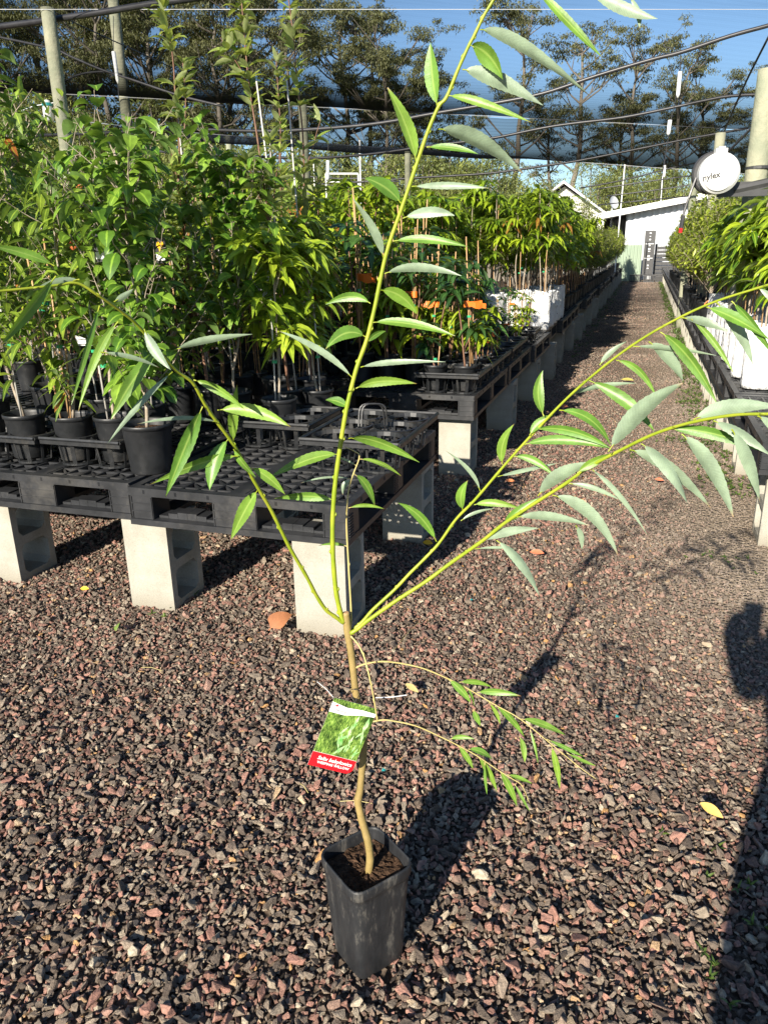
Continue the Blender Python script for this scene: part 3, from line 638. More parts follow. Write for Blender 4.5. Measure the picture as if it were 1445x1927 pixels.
POTS = {}
def make_plant(nm, kind, h, label, cat, group, pot='round', leafm=None, bark='bark_pale', stake='bamboo', dens=1.0, ribbon=None, potsize=(.082, .062, .165)):
    t = thing(nm, label, cat, group=group)
    key = (pot, potsize)
    if key not in POTS:
        POTS[key] = (round_pot(*potsize), soil_disc(potsize[0]-.012, potsize[2]*.84)) if pot == 'round' else (bag_mesh(3), soil_disc(.084, .305, 28, 3, 3.2), bag_holes())
    pm = POTS[key]; zs = potsize[2]*.84 if pot == 'round' else .305
    pn = part('pot' if pot == 'round' else 'grow_bag', pm[0], MT['pot'] if pot == 'round' else MT['bag'], t)
    if pot != 'round': part('drain_holes', pm[2], MT['ink'], pn)
    part('soil', pm[1], MT['soil'], t)
    st, lf = plant_geo(kind, h, zs, dens)
    part('stem', st, MT[bark], t); part('foliage', lf, MT[leafm or kind+'_leaf'], t)
    if stake:
        n = {'bamboo': random.choice((1, 2, 3)), 'white_stake': 1}[stake]
        for k in range(n):
            s = MB(); L = h*(rnd(.95, 1.3) if kind == 'deep' else rnd(.55, .95)) if stake == 'bamboo' else h*rnd(.6, .8); x, y = rnd(-.03, .03), rnd(-.03, .03)
            top = (x+rnd(-.04, .04), y+rnd(-.04, .04), zs+L); s.tube([(x, y, zs-.02), top], .0035 if stake == 'bamboo' else .0038, 6)
            sk = part('stake', s.mesh('stake', True), MT[stake], t)
        tp = MB(); tp.tube([(x*.6, y*.6, zs+L*.4), (x*.6, y*.6, zs+L*.4+.012)], .012, 8); part('tie', tp.mesh('tie'), MT['tape'], t)
    if ribbon:
        rb = MB(); z = zs+h*.58
        rb.lathe([(.012, z), (.016, z), (.016, z+.034), (.012, z+.034)], 8)
        for sg, dz in ((1, -.012), (.8, .006)):
            V = []; 
            for i in range(6):
                u = i/5; V += [(sg*(.01+.10*u), -.012-.01*math.sin(u*5), z+dz*u+.005*math.sin(u*9)), (sg*(.01+.10*u), -.012-.01*math.sin(u*5)-.004, z+dz*u+.030)]
            rb.add(V, [(2*i, 2*i+2, 2*i+3, 2*i+1) for i in range(5)])
        part('ribbon', rb.mesh('ribbon'), MT[ribbon], t)
    return t

# ------------------------------------------------------------------ the potted willow
PX_, PY_ = -.402, 1.072
def willow():
    t = thing('potted_willow', 'tall young weeping willow in a square black pot standing alone on the gravel', 'potted tree', (0, 0, 0))
    # square pot
    m = MB(); hs = .0655; h = .226
    prof = [(.03, .0025), (.050, .0), (.0525, .004), (.0555, .06), (.059, .12), (.0625, .19), (.063, .200), (.0655, .202), (.0668, .206), (.0672, .222), (.0660, .226), (.0635, .2255), (.0630, .220), (.0612, .198), (.0595, .16)]
    n = 72; V = []
    for i, (r, z) in enumerate(prof):
        for k in range(n):
            a = 2*math.pi*(k+.5)/n; ca, sa = math.cos(a), math.sin(a); q = 1/((abs(ca)**6.5+abs(sa)**6.5)**(1/6.5))
            d = .0012*math.sin(5*a+z*30)+.0009*math.sin(11*a-z*55) if .02 < z < .19 and i < 6 else 0
            V.append(((r+d)*q*ca, (r+d)*q*sa, z))
    F = [(i*n+k, i*n+(k+1) % n, (i+1)*n+(k+1) % n, (i+1)*n+k) for i in range(len(prof)-1) for k in range(n)]; F.append(tuple(range(n-1, -1, -1)))
    m.add(V, F); o = part('pot', m.mesh('pot', True), MT['big_pot'], t, (PX_, PY_, .004)); o.rotation_euler[2] = R(53)
    o = part('soil', soil_disc(.0600, .200, 44, 5, 6.5), MT['soil'], t, (PX_, PY_, .004)); o.rotation_euler[2] = R(53)
    b = atz(694, 1640, .204); hd0 = math.hypot(b[0], b[1])
    tr = [(695, 1652, 0), (694, 1640, 0), (696.5, 1615, 0), (693, 1586, 0), (688, 1566, .004), (682, 1546, .008), (677, 1525, .010), (673.5, 1508, .012), (675.5, 1497, .012), (678, 1484, .012), (681, 1450, .012), (684, 1420, .012), (684, 1379, .012), (677, 1340, .012), (670, 1306, .012), (664, 1254, .012), (660, 1222, .012), (655, 1192, .012), (652, 1165, .012), (651, 1153, .012)]
    pts = smooth_path([ath(x, y, hd0+d) for x, y, d in tr], 3); n_ = len(pts)
    rad = np.interp(np.linspace(0, 1, n_), [0, .25, .36, .40, .46, .75, .86, .9, 1], [.0072, .0072, .0066, .0076, .0064, .0062, .0062, .0068, .0057])
    rad = rad*(1+.05*np.sin(np.arange(n_)*1.9)*np.sin(np.arange(n_)*.7))
    mb = MB(); mb.tube(pts, rad, 14)
    for (kx, ky, sx) in ((659, 1192, 1), (666, 1258, 1), (646, 1170, -1), (675, 1512, -1), (700, 1590, 1), (682, 1420, 1), (661, 1300, -1)):
        c = ath(kx, ky, hd0+.010); mb.tube([c-RT*.003*sx, c+RT*.0015*sx+np.array([0, 0, .003])], [.0042, .0022], 7)
    part('trunk', mb.mesh('trunk', True), MT['bark_green'], t)
    cu = MB(); c = pts[-1]; cu.tube([c+np.array([0, 0, -.001]), c+np.array([0, 0, .0006])], [.0050, .0046], 14); part('cut_top', cu.mesh('cut_top'), MT['bamboo'], t)

    q_ = lambda k: k % 2 == 0
    def shoot(nm, px, hds, r0, r1, leaves, m_='shoot', bow=1.0, seed=1):
        rr = random.Random(seed)
        A = np.array(px, float); L = np.concatenate([[0], np.cumsum(np.hypot(*np.diff(A, axis=0).T))]); L /= L[-1]
        hd = np.interp(L, np.linspace(0, 1, len(hds)), hds)
        P3 = np.array([ath(x, y, h_) for (x, y), h_ in zip(px, hd)]); sp = smooth_path(P3, 6)
        mb = MB(); mb.tube(sp, np.linspace(r0, r1, len(sp))*(1+.05*np.sin(np.arange(len(sp))*1.3)), 8)
        for i in range(5, len(sp)-2, 7):        # buds and nodes
            d = sp[i+1]-sp[i]; d /= np.linalg.norm(d); s = 1 if (i//7) % 2 else -1; r = r0+(r1-r0)*i/len(sp)
            mb.tube([sp[i]-d*.002+RT*s*r*.6, sp[i]+RT*s*r*1.25+d*.002, sp[i]+RT*s*r*1.15+d*.005], [r*.5, r*.55, r*.15], 5)
        V = []; Fq = []; TI = []; MI = []; BU = []; VE = []; K = 26; nv = 0; pet = MB(); pn = 0
        for lf in leaves:
            face, bx, by, mx, my, tx, ty, wd = lf[:8]; burn = lf[8] if len(lf) > 8 else 0
            j = int(np.argmin(np.hypot(A[:, 0]-bx, A[:, 1]-by))); j2 = min(j+1, len(A)-1)
            hb = hd[j] if j == j2 else float(np.interp(np.hypot(bx-A[j, 0], by-A[j, 1])/(np.hypot(*(A[j2]-A[j]))+1e-6), [0, 1], [hd[j], hd[j2]]))
            ln = math.hypot(tx-bx, ty-by); sc = pxm(ath(bx, by, hb)); dh = rr.uniform(-.35, .30)*ln*sc
            B = ath(bx, by, hb); T = ath(tx, ty, hb+dh); mm = ath(mx, my, hb+dh*.5+rr.uniform(-.1, .06)*ln*sc); mm = .62*mm+.19*(B+T); C = 2*mm-.5*(B+T)
            th = rr.uniform(-.65, .65); tw = rr.uniform(-.5, .5); W = wd*sc*.5/math.cos(th)*.97; ti = rr.uniform(0, .9)
            flip = 1 if face == 'G' else -1; ph = rr.uniform(0, 6)
            pf = .06
            for k in range(K+1):
                u = k/K; uu = pf+(1-pf)*u; p = (1-uu)**2*B+2*uu*(1-uu)*C+uu*uu*T; d = 2*(1-uu)*(C-B)+2*uu*(T-C); d /= np.linalg.norm(d)
                v = CAM-p; v /= np.linalg.norm(v); s = np.cross(d, v); s /= np.linalg.norm(s); nn = np.cross(s, d)
                a = th+tw*(u-.5); s2 = s*math.cos(a)+nn*math.sin(a); n2 = np.cross(s2, d)
                ww = W*max(.02, math.sin(math.pi*u**.80)**.92)*(1+(.045 if q_(k) else -.035)) if 0 < k < K else W*.03
                wav = .06*W*math.sin(5*u+ph)
                for q in (-1, -.5, 0, .5, 1):
                    V.append(p+s2*ww*q*flip+n2*(abs(q)**1.3*ww*.28*1+wav*q)*flip); TI.append(ti); VE.append(u*26+abs(q)*-2.2+7); MI.append(1-abs(q)*1.0); BU.append(max(0, min(1, (u-(1-burn))*9)) if burn else max(0, (u-.93)*11) if ti > .45 else 0)
            for k in range(K):
                for q in range(4):
                    a = nv+k*5+q; Fq.append((a, a+1, a+6, a+5) if 1 else 0)
            nv += (K+1)*5
            p1 = (1-pf)**2*B+2*pf*(1-pf)*C+pf*pf*T; mb.tube([B, p1, p1+(T-B)/np.linalg.norm(T-B)*.004], [.0010, .0007, .0004], 5, False)
        sh = part(nm, mb.mesh(nm, True), MT[m_], t)
        if leaves:
            me = mesh('foliage', np.array(V), np.array(Fq), True, {'tint': TI, 'mid': MI, 'burn': BU, 'vein': VE}); part('foliage', me, MT['willow_leaf'], sh)
    G, U = 'G', 'U'
    shoot('shoot', [(646, 1172), (640, 1150), (632, 1110), (627, 1050), (626, 990), (629, 930), (636, 870), (645, 810), (652, 770), (660, 735), (672, 690), (690, 640), (706, 575), (727, 477), (758, 386), (785, 306), (804, 250), (825, 201), (840, 183), (862, 130), (880, 90), (893, 65), (910, 30), (928, 0), (952, -45), (975, -80)], [hd0+.01, 1.14, 1.14, 1.12, 1.10], .0042, .0017, [
        (G, 1000, -30, 1071, 45, 1134, 110, 16), (U, 1100, -25, 1172, 20, 1237, 35, 22), (U, 1184, -8, 1204, 25, 1202, 53, 12), (U, 903, 56, 966, 66, 1116, 186, 23), (G, 883, 85, 921, 95, 946, 150, 32), (U, 870, 131, 926, 139, 1021, 198, 30),
        (G, 823, 201, 811, 140, 810, 80, 27), (G, 843, 180, 893, 186, 1001, 231, 15), (G, 783, 303, 767, 236, 729, 165, 26), (U, 825, 243, 893, 252, 983, 326, 30), (G, 803, 277, 850, 275, 900, 290, 12), (U, 775, 351, 840, 346, 920, 354, 13),
        (G, 754, 382, 728, 350, 687, 335, 28), (U, 721, 484, 707, 436, 664, 374, 17), (U, 758, 411, 812, 391, 855, 406, 20), (G, 740, 454, 800, 446, 880, 464, 16), (U, 724, 515, 785, 496, 868, 519, 17), (G, 697, 571, 661, 550, 613, 573, 18),
        (G, 715, 546, 756, 550, 787, 594, 25, .08), (G, 701, 607, 765, 603, 856, 632, 17, .05), (G, 688, 634, 650, 616, 613, 657, 25, .07), (G, 690, 645, 706, 627, 726, 623, 11), (U, 665, 713, 609, 656, 525, 623, 13), (U, 679, 691, 728, 679, 838, 681, 11),
        (G, 670, 731, 712, 712, 784, 722, 18), (G, 656, 767, 634, 752, 612, 753, 16), (G, 656, 825, 705, 822, 789, 870, 19), (G, 638, 855, 585, 858, 505, 900, 20), (G, 629, 941, 577, 930, 516, 938, 17, .04)], seed=11)
    shoot('shoot', [(646, 1172), (630, 1160), (613, 1147), (595, 1120), (577, 1085), (544, 1028), (512, 963), (487, 920), (462, 877), (440, 837), (405, 789), (385, 759), (362, 719), (326, 692), (266, 619), (233, 589), (186, 556), (146, 533), (100, 538), (0, 548), (-60, 552)], [hd0+.01, 1.08, .98, .88, .84], .0034, .0012, [
        (G, 382, 765, 350, 835, 312, 935, 28, .03), (G, 448, 858, 385, 864, 282, 912, 20), (G, 431, 825, 400, 868, 395, 922, 28), (G, 440, 833, 436, 783, 447, 723, 19), (G, 410, 772, 478, 766, 547, 803, 26, .08), (G, 365, 715, 415, 730, 462, 772, 16), (G, 440, 845, 452, 868, 482, 898, 13), (G, 472, 880, 507, 896, 537, 931, 19, .05),
        (G, 485, 923, 462, 956, 435, 1015, 27, .04), (U, 412, 795, 350, 780, 259, 798, 8), (U, 272, 619, 287, 659, 322, 696, 20), (U, 329, 659, 380, 639, 475, 629, 14), (U, 325, 700, 266, 752, 203, 835, 11), (G, 300, 655, 246, 716, 210, 789, 26), (G, 223, 606, 183, 652, 148, 775, 15), (G, 188, 576, 166, 650, 135, 762, 11),
        (G, 106, 520, 50, 590, 3, 649, 20), (U, 150, 526, 110, 530, 60, 548, 15), (U, 215, 568, 233, 560, 252, 543, 12), (G, 103, 500, 50, 475, -20, 462, 18), (U, 190, 663, 249, 669, 300, 692, 9)], seed=12)
    shoot('shoot', [(662, 1186), (680, 1172), (703, 1146), (742, 1110), (770, 1080), (800, 1050), (826, 1022), (858, 977), (892, 942), (934, 893), (966, 856), (1010, 808), (1068, 748), (1130, 694), (1193, 647), (1260, 607), (1336, 571), (1425, 542), (1500, 520)], [hd0+.02, 1.17, 1.12, 1.05, .98], .0031, .0013, [
        (G, 821, 1019, 793, 966, 748, 946, 17, .03), (G, 871, 960, 862, 933, 880, 904, 18), (U, 903, 924, 889, 885, 838, 848, 8), (G, 945, 873, 940, 835, 967, 798, 18), (G, 1023, 783, 1006, 741, 1021, 697, 21), (U, 1128, 687, 1144, 663, 1179, 642, 10), (U, 936, 897, 992, 882, 1052, 871, 8), (G, 967, 859, 1005, 860, 1043, 897, 14), (G, 985, 837, 1055, 820, 1148, 844, 18), (G, 1005, 808, 1077, 803, 1148, 844, 17),
        (G, 1052, 772, 1112, 778, 1148, 837, 18), (G, 996, 819, 1012, 794, 1041, 781, 17), (U, 1070, 745, 1120, 724, 1197, 721, 10), (G, 1108, 716, 1181, 750, 1231, 812, 24), (G, 1159, 678, 1203, 688, 1235, 748, 13), (U, 1191, 652, 1255, 653, 1347, 669, 9), (U, 1220, 643, 1262, 672, 1284, 719, 24), (G, 1242, 625, 1298, 665, 1348, 759, 22), (U, 1282, 598, 1325, 603, 1369, 624, 16), (G, 1300, 600, 1340, 635, 1380, 703, 12), (G, 1329, 578, 1385, 597, 1450, 642, 20),
        (U, 1347, 569, 1390, 610, 1416, 687, 22), (G, 1376, 567, 1415, 605, 1455, 670, 15), (U, 1425, 542, 1455, 558, 1475, 600, 12), (G, 892, 950, 928, 942, 979, 957, 14), (U, 867, 980, 893, 962, 932, 957, 6)], seed=13)
    shoot('shoot', [(660, 1192), (675, 1182), (692, 1168), (746, 1130), (800, 1095), (850, 1058), (907, 1018), (947, 986), (990, 957), (1059, 913), (1108, 879), (1179, 841), (1237, 814), (1304, 794), (1380, 781), (1445, 779), (1530, 778)], [hd0+.005, 1.12, 1.05, .96, .86], .0037, .0016, [
        (U, 907, 1018, 950, 997, 1014, 994, 17), (U, 894, 1033, 934, 1029, 972, 1033, 5), (U, 934, 1017, 982, 1052, 1014, 1120, 18), (G, 947, 984, 975, 962, 1014, 937, 18), (U, 972, 973, 1033, 968, 1108, 989, 17), (U, 1083, 989, 1096, 1009, 1094, 1035, 11), (U, 1039, 932, 1112, 952, 1162, 1044, 24), (U, 1012, 933, 1048, 890, 1112, 870, 26), (G, 1086, 890, 1114, 868, 1157, 852, 16), (U, 1070, 910, 1115, 914, 1168, 942, 10),
        (U, 1110, 881, 1161, 920, 1217, 1006, 10), (U, 1144, 850, 1200, 770, 1284, 721, 33), (U, 1206, 835, 1256, 870, 1293, 948, 22), (U, 1184, 846, 1255, 868, 1336, 955, 24), (U, 1282, 817, 1335, 865, 1379, 973, 28), (G, 1258, 808, 1337, 808, 1450, 854, 22), (U, 1342, 792, 1392, 812, 1450, 858, 20), (U, 1376, 808, 1410, 861, 1429, 944, 24), (U, 1304, 790, 1368, 758, 1470, 766, 30), (U, 1425, 783, 1460, 800, 1480, 850, 16)], seed=14)
    shoot('twig', [(657, 1185), (661, 1160), (656, 1064), (652, 974), (658, 913), (676, 862), (668, 850), (649, 841)], [hd0+.02, hd0+.04], .0018, .0008, [
        (G, 677, 864, 715, 867, 755, 896, 9), (G, 668, 893, 692, 911, 706, 956, 15, .12), (G, 656, 956, 688, 947, 724, 958, 7), (G, 652, 1028, 631, 1020, 598, 1027, 6), (U, 660, 904, 646, 910, 645, 931, 11), (U, 672, 877, 645, 861, 616, 857, 4), (U, 662, 902, 620, 893, 566, 909, 4)], 'twig', seed=15)
    shoot('twig', [(666, 1258), (689, 1249), (728, 1245), (790, 1256), (840, 1276), (873, 1292), (929, 1325), (977, 1352), (1028, 1393), (1084, 1439), (1121, 1466)], [hd0+.01, hd0+.03, hd0+.02], .0017, .0007, [
        (G, 844, 1279, 868, 1297, 886, 1323, 14, .08), (G, 890, 1335, 898, 1351, 904, 1367, 11, .1), (G, 880, 1295, 888, 1310, 892, 1329, 5), (G, 864, 1284, 895, 1279, 925, 1293, 10), (G, 898, 1303, 932, 1299, 980, 1310, 13, .12), (G, 920, 1322, 936, 1342, 941, 1364, 7), (G, 931, 1325, 964, 1352, 986, 1386, 12, .03), (G, 977, 1386, 986, 1408, 987, 1436, 11), (G, 981, 1353, 1020, 1360, 1066, 1385, 13), (G, 997, 1373, 1007, 1404, 1012, 1437, 5), (G, 1037, 1403, 1048, 1439, 1053, 1486, 12), (G, 1028, 1391, 1072, 1410, 1103, 1428, 8), (G, 1066, 1417, 1095, 1433, 1121, 1441, 7)], 'twig', seed=16)
    shoot('twig', [(657, 1194), (672, 1210), (682, 1228), (689, 1248), (696, 1278), (701, 1302), (706, 1330), (710, 1358)], [hd0+.01, hd0-.03, hd0-.03], .0015, .0012, [], 'twig', seed=17)
    shoot('twig', [(702, 1358), (718, 1355), (736, 1356), (782, 1366), (830, 1387), (862, 1403), (895, 1421), (935, 1448), (964, 1466), (982, 1479), (998, 1517)], [hd0-.03, hd0-.01], .0015, .0007, [
        (G, 847, 1391, 867, 1384, 892, 1391, 9), (G, 862, 1404, 880, 1424, 890, 1447, 11, .08), (G, 881, 1410, 905, 1412, 926, 1429, 12), (G, 900, 1425, 920, 1448, 935, 1490, 12, .06), (G, 912, 1434, 913, 1465, 916, 1495, 6), (G, 940, 1451, 959, 1479, 973, 1519, 13), (G, 955, 1458, 977, 1464, 1002, 1475, 8), (G, 968, 1475, 981, 1501, 997, 1528, 6)], 'twig', seed=18)
    return hd0
def potm():
    m, t, b = mat('scuffed_pot_plastic'); b.inputs['Specular IOR Level'].default_value = .4
    tc = N(t, 'ShaderNodeTexCoord'); mp = N(t, 'ShaderNodeMapping'); mp.inputs['Scale'].default_value = (1, 1, .28); t.links.new(tc.outputs['Object'], mp.inputs[0])
    n = noise(t, 24, 9, mp.outputs[0], .8); n2 = noise(t, 7, 5)
    c = ramp(t, n.outputs[0], [(.38, (.012, .013, .015)), (.54, (.024, .025, .027)), (.62, (.085, .08, .072)), (.74, (.17, .155, .13))])
    t.links.new(c, b.inputs['Base Color']); rr = N(t, 'ShaderNodeMapRange'); rr.inputs[3].default_value = .32; rr.inputs[4].default_value = .7; t.links.new(n2.outputs[0], rr.inputs[0]); t.links.new(rr.outputs[0], b.inputs['Roughness'])
    bump(t, b, n.outputs[0], .2, .003); return m
MT['big_pot'] = potm()
HD0 = willow()

# plant tag hanging on the trunk
def text_mesh(s, size, shear=0, ext=.0001, bold=0):
    cu = bpy.data.curves.new('lettering', 'FONT'); cu.body = s; cu.size = size; cu.shear = shear; cu.extrude = ext; cu.offset = bold; cu.align_x = 'CENTER'; cu.align_y = 'CENTER'; cu.resolution_u = 3
    o = bpy.data.objects.new('tmp', cu); SC.collection.objects.link(o); dg = bpy.context.evaluated_depsgraph_get(); dg.update()
    me = bpy.data.meshes.new_from_object(o.evaluated_get(dg)); bpy.data.objects.remove(o); me.name = 'lettering'; me.materials.clear(); return me
def printm():
    m, t, b = mat('tag_picture'); b.inputs['Roughness'].default_value = .3
    tc = N(t, 'ShaderNodeTexCoord'); mp = N(t, 'ShaderNodeMapping'); mp.inputs['Scale'].default_value = (5, 1, 1); t.links.new(tc.outputs['Object'], mp.inputs[0])
    n = noise(t, 110, 6, mp.outputs[0], .7); n2 = noise(t, 32, 3)
    c = ramp(t, n.outputs[0], [(.36, (.015, .04, .015)), (.48, (.10, .20, .03)), (.60, (.32, .46, .09)), (.75, (.5, .6, .25))])
    d = ramp(t, n2.outputs[0], [(.38, (.25, .3, .3)), (.55, (1, 1, 1))])
    mx = N(t, 'ShaderNodeMix', data_type='RGBA', blend_type='MULTIPLY'); mx.inputs[0].default_value = 1; t.links.new(c, mx.inputs[6]); t.links.new(d, mx.inputs[7]); t.links.new(mx.outputs[2], b.inputs['Base Color']); return m
def plant_tag():
    hd = HD0-.028
    TL, TRr, BL = ath(627, 1312, hd+.004), ath(709, 1334, hd+.010), ath(579, 1438, hd-.004)
    ex = TRr-TL; Wd = np.linalg.norm(ex); ex /= Wd; ey = TL-BL; ey -= ex*(ey@ex); Hh = np.linalg.norm(ey); ey /= Hh; ez = np.cross(ex, ey)
    o = thing('plant_tag', 'printed card tag with a red band hanging on the willow trunk', 'plant tag')
    o.matrix_world = Matrix(((ex[0], ey[0], ez[0], BL[0]), (ex[1], ey[1], ez[1], BL[1]), (ex[2], ey[2], ez[2], BL[2]), (0, 0, 0, 1)))
    W, H = Wd, Hh
    def flat(name, P, z, m_, th=.0002):
        n = len(P); V = [(x, y, z) for x, y in P]+[(x, y, z-th) for x, y in P]; F = [tuple(range(n)), tuple(range(2*n-1, n-1, -1))]+[(i, i+n, (i+1) % n+n, (i+1) % n) for i in range(n)]
        return part(name, mesh(name, V, F), m_, o)
    cr = [(W-.012+.012*math.sin(a), .012-.012*math.cos(a)) for a in np.linspace(0, math.pi/2, 7)]
    flat('card', [(0, 0)]+cr+[(W, H), (0, H)], 0, MT['white'], .0005)
    flat('picture', [(0, H*.21), (W, H*.21), (W, H), (0, H)], .0003, printm())
    flat('red_band', [(0, 0)]+cr+[(W, H*.205), (0, H*.205)], .0006, MT['red'])
    flat('white_swoosh', [(0, H*.80), (W*.35, H*.80), (W*.7, H*.855), (W, H*.875), (W, H*.925), (W*.7, H*.93), (W*.35, H*.91), (0, H*.945)], .0006, MT['print_white'])
    lv = MB(); rr = random.Random(4)
    for i in range(22):
        x, y = W*rr.uniform(.45, .95), H*rr.uniform(.25, .8); a = rr.uniform(.7, 1.9); L = H*rr.uniform(.10, .26); w_ = L*.09; ca, sa = math.cos(a), math.sin(a)
        Q = [(x-ca*L/2, y-sa*L/2), (x-sa*w_, y+ca*w_), (x+ca*L/2, y+sa*L/2), (x+sa*w_, y-ca*w_)]; Q = [(min(max(u, .001), W-.001), min(max(v, H*.215), H*.86)) for u, v in Q]
        lv.add([(u, v, .0008+i*.00001) for u, v in Q], [(3, 2, 1, 0)])
    part('printed_leaves', lv.mesh('printed_leaves'), simple('printed_leaf', (.10, .35, .06), (.55, .72, .40), 60, .3), o)
    for s, sz, sh, x, y, nm in (('Salix babylonica', .0098, .25, W*.54, H*.135, 'lettering'), ('WEEPING WILLOW', .0066, 0, W*.54, H*.070, 'lettering')):
        p = part(nm, text_mesh(s, sz, sh, bold=.0001), MT['print_white'], o); p.location = (x, y, .0009)
    p = part('lettering', text_mesh("Fleming's", .0062, 0), MT['ink'], o); p.location = (W*.27, H*.845, .0009)
    lg = MB(); c = (W*.15, H*.895)
    for a in (0.1, .6, 1.1, -.35): lg.add([(c[0], c[1], .001+a*.0001), (c[0]-.004*math.cos(a+.35), c[1]+.003*math.sin(a+.35), .001+a*.0001), (c[0]-.009*math.cos(a), c[1]+.007*math.sin(a)*.8, .001+a*.0001)], [(2, 1, 0)])
    part('emblem', lg.mesh('emblem'), MT['red'], o)
    # loop of cord through the top of the card
    c0 = ath(668, 1322, hd-.001); mb = MB(); mb.tube(smooth_path([c0, ath(662, 1306, hd-.002), ath(660, 1299, HD0-.004), ath(668, 1297, HD0-.0), ath(679, 1303, HD0-.003), ath(672, 1314, hd-.002), c0], 5), .0006, 5)
    l = link('cord_loop', mb.mesh('cord_loop'), MT['dark_wire'], o); l.matrix_parent_inverse = o.matrix_world.inverted()
    tl = MB(); tl.tube(smooth_path([ath(707, 1313, HD0), ath(735, 1312, HD0+.004), ath(765, 1308, HD0+.01)], 4), .0009, 4); tl.tube(smooth_path([ath(627, 1312, hd), ath(615, 1298, hd-.002), ath(597, 1283, hd-.004)], 4), .0007, 4)
    l = link('loose_tie', tl.mesh('loose_tie'), MT['print_white'], o); l.matrix_parent_inverse = o.matrix_world.inverted()
plant_tag()

# ------------------------------------------------------------------ plants on the benches
PZT = .5
def build_plants():
    g1 = 'leafy potted trees at the front of the left bench'
    big = (.098, .074, .19); med = (.083, .062, .18); lit = (.068, .052, .145); dk = (.080, .065, .17)
    def at(o, x, y, z=PZT, rz=0): o.location = (x, y, z); o.rotation_euler[2] = rz; return o
    PR = {}
    # front left, one by one
    A = at(make_plant('potted_mulberry', 'mulberry', .98, 'broad leaved sapling in the big black pot at the seam of the two front pallets', 'potted tree', g1, 'round', potsize=big, bark='bark_pale', stake=None, dens=1.25), -1.76, 2.46, .5, 2.1)
    B = at(make_plant('potted_mulberry', 'mulberry', 1.0, 'tall broad leaved sapling with a label card, behind the big front pot', 'potted tree', g1, potsize=med, stake='white_stake', dens=1.3), -2.03, 2.86, .5, .4)
    C = dup(B, (-1.80, 3.22, .5), 2.5, 'broad leaved sapling rising behind the willow branch, third from the front', g1)
    Pc = at(make_plant('potted_peach', 'peach', .86, 'narrow leaved fruit tree in the tray pot with green tie, left of the big pot', 'potted tree', g1, potsize=med, stake='bamboo'), -2.15, 2.52, .51, 0)
    P2 = at(make_plant('potted_peach', 'peach', .90, 'narrow leaved fruit tree in the tray pot touching the big front pot', 'potted tree', g1, potsize=med, stake='white_stake'), -1.97, 2.55, .51, 1)
    P3 = at(make_plant('potted_peach', 'peach', 1.0, 'fruit tree in the black pot cut by the left edge of the photo', 'potted tree', g1, potsize=med, stake='white_stake'), -2.37, 2.50, .51, 2)
    for k, (x, y, s, l) in enumerate([(-2.62, 2.55, 1.3, 'fruit tree at the far left edge, front row'), (-2.28, 2.90, 1.05, 'fruit tree in the second row behind the green tied one'), (-2.60, 2.95, 1.25, 'yellowish fruit tree at the left edge in the second row'), (-2.95, 2.8, 1.3, 'tall fruit tree beyond the left edge'), (-2.45, 3.3, 1.0, 'fruit tree in the third row at the left'), (-2.85, 3.3, 1.25, 'fruit tree in the third row by the left edge'), (-2.15, 3.3, 1.0, 'fruit tree in the third row behind the broad leaved saplings')]):
        dup((Pc, P2, P3)[k % 3], (x, y, .5), k*1.3, l, g1, s)
    g2 = 'narrow fruit trees with reddish stems rising above the left rows'
    ap = [make_plant('potted_apple', 'apple', h, l, 'potted tree', g2, potsize=dk, bark='bark_red', stake='white_stake') for h, l in ((1.72, 'tallest upright apple tree reaching the top of the photo'), (1.66, 'upright apple tree with small leaf clusters, left of the tallest one'), (1.80, 'dark stemmed upright tree at the right of the tall trio'))]
    xa0 = aty(530, 400, 3.38)[0]; at(ap[0], xa0, 3.38, .5, 0); ap[0].rotation_euler[1] = R(-5)
    at(ap[1], aty(362, 400, 3.3)[0], 3.3, .5, 2); ap[1].rotation_euler[1] = R(1); at(ap[2], aty(572, 400, 3.7)[0], 3.7, .5, 0); ap[2].rotation_euler[1] = R(-1.5)
    dup(ap[1], (-2.34, 3.95, .5), 4, 'upright apple tree deeper in the row behind the tall trio', g2, .96); dup(ap[2], (-2.05, 4.3, .5), 5, 'upright apple tree in shade at the back of the tall trio', g2, .92)
    L1 = at(make_plant('potted_peach', 'lime', .72, 'sapling with curled lime leaves on a tall grey stake in a black pot', 'potted tree', g2, leafm='lime_leaf', potsize=med, stake='white_stake'), -1.51, 3.10, .5, 0)
    dup(L1, (-1.45, 3.4, .5), 2, 'curled lime leaf sapling just behind the grey staked one', g2, .95); dup(L1, (-1.72, 3.55, .5), 4, 'curled lime leaf sapling left of and behind the grey staked one', g2, 1.08)
    # prototypes for the rows
    g3 = 'young mango and avocado trees packed in the left rows'
    mg = [make_plant('potted_mango', 'mango', h, 'young mango tree among the packed left rows', 'potted tree', g3, leafm=lm, potsize=dk, stake='bamboo', ribbon=rb, bark='bark_red') for h, lm, rb in ((.95, 'mango_leaf', None), (1.02, 'mango_leaf', None), (.9, 'lime_leaf', None), (1.05, 'lime_leaf', None), (.85, 'deep_leaf', None), (1.0, 'mango_leaf', None))]
    sd = [make_plant('potted_mango', kd, h, 'young staked mango seedling', 'potted tree', g3, leafm=lm, potsize=lit, stake='bamboo', ribbon=rb, dens=dn, bark='bark_red') for h, lm, rb, kd, dn in ((.60, 'deep_leaf', 'orange', 'deep', .4), (.62, 'deep_leaf', 'orange', 'deep', .35), (.55, 'mango_leaf', None, 'deep', .45), (.16, 'deep_leaf', None, 'seedling', .6))]
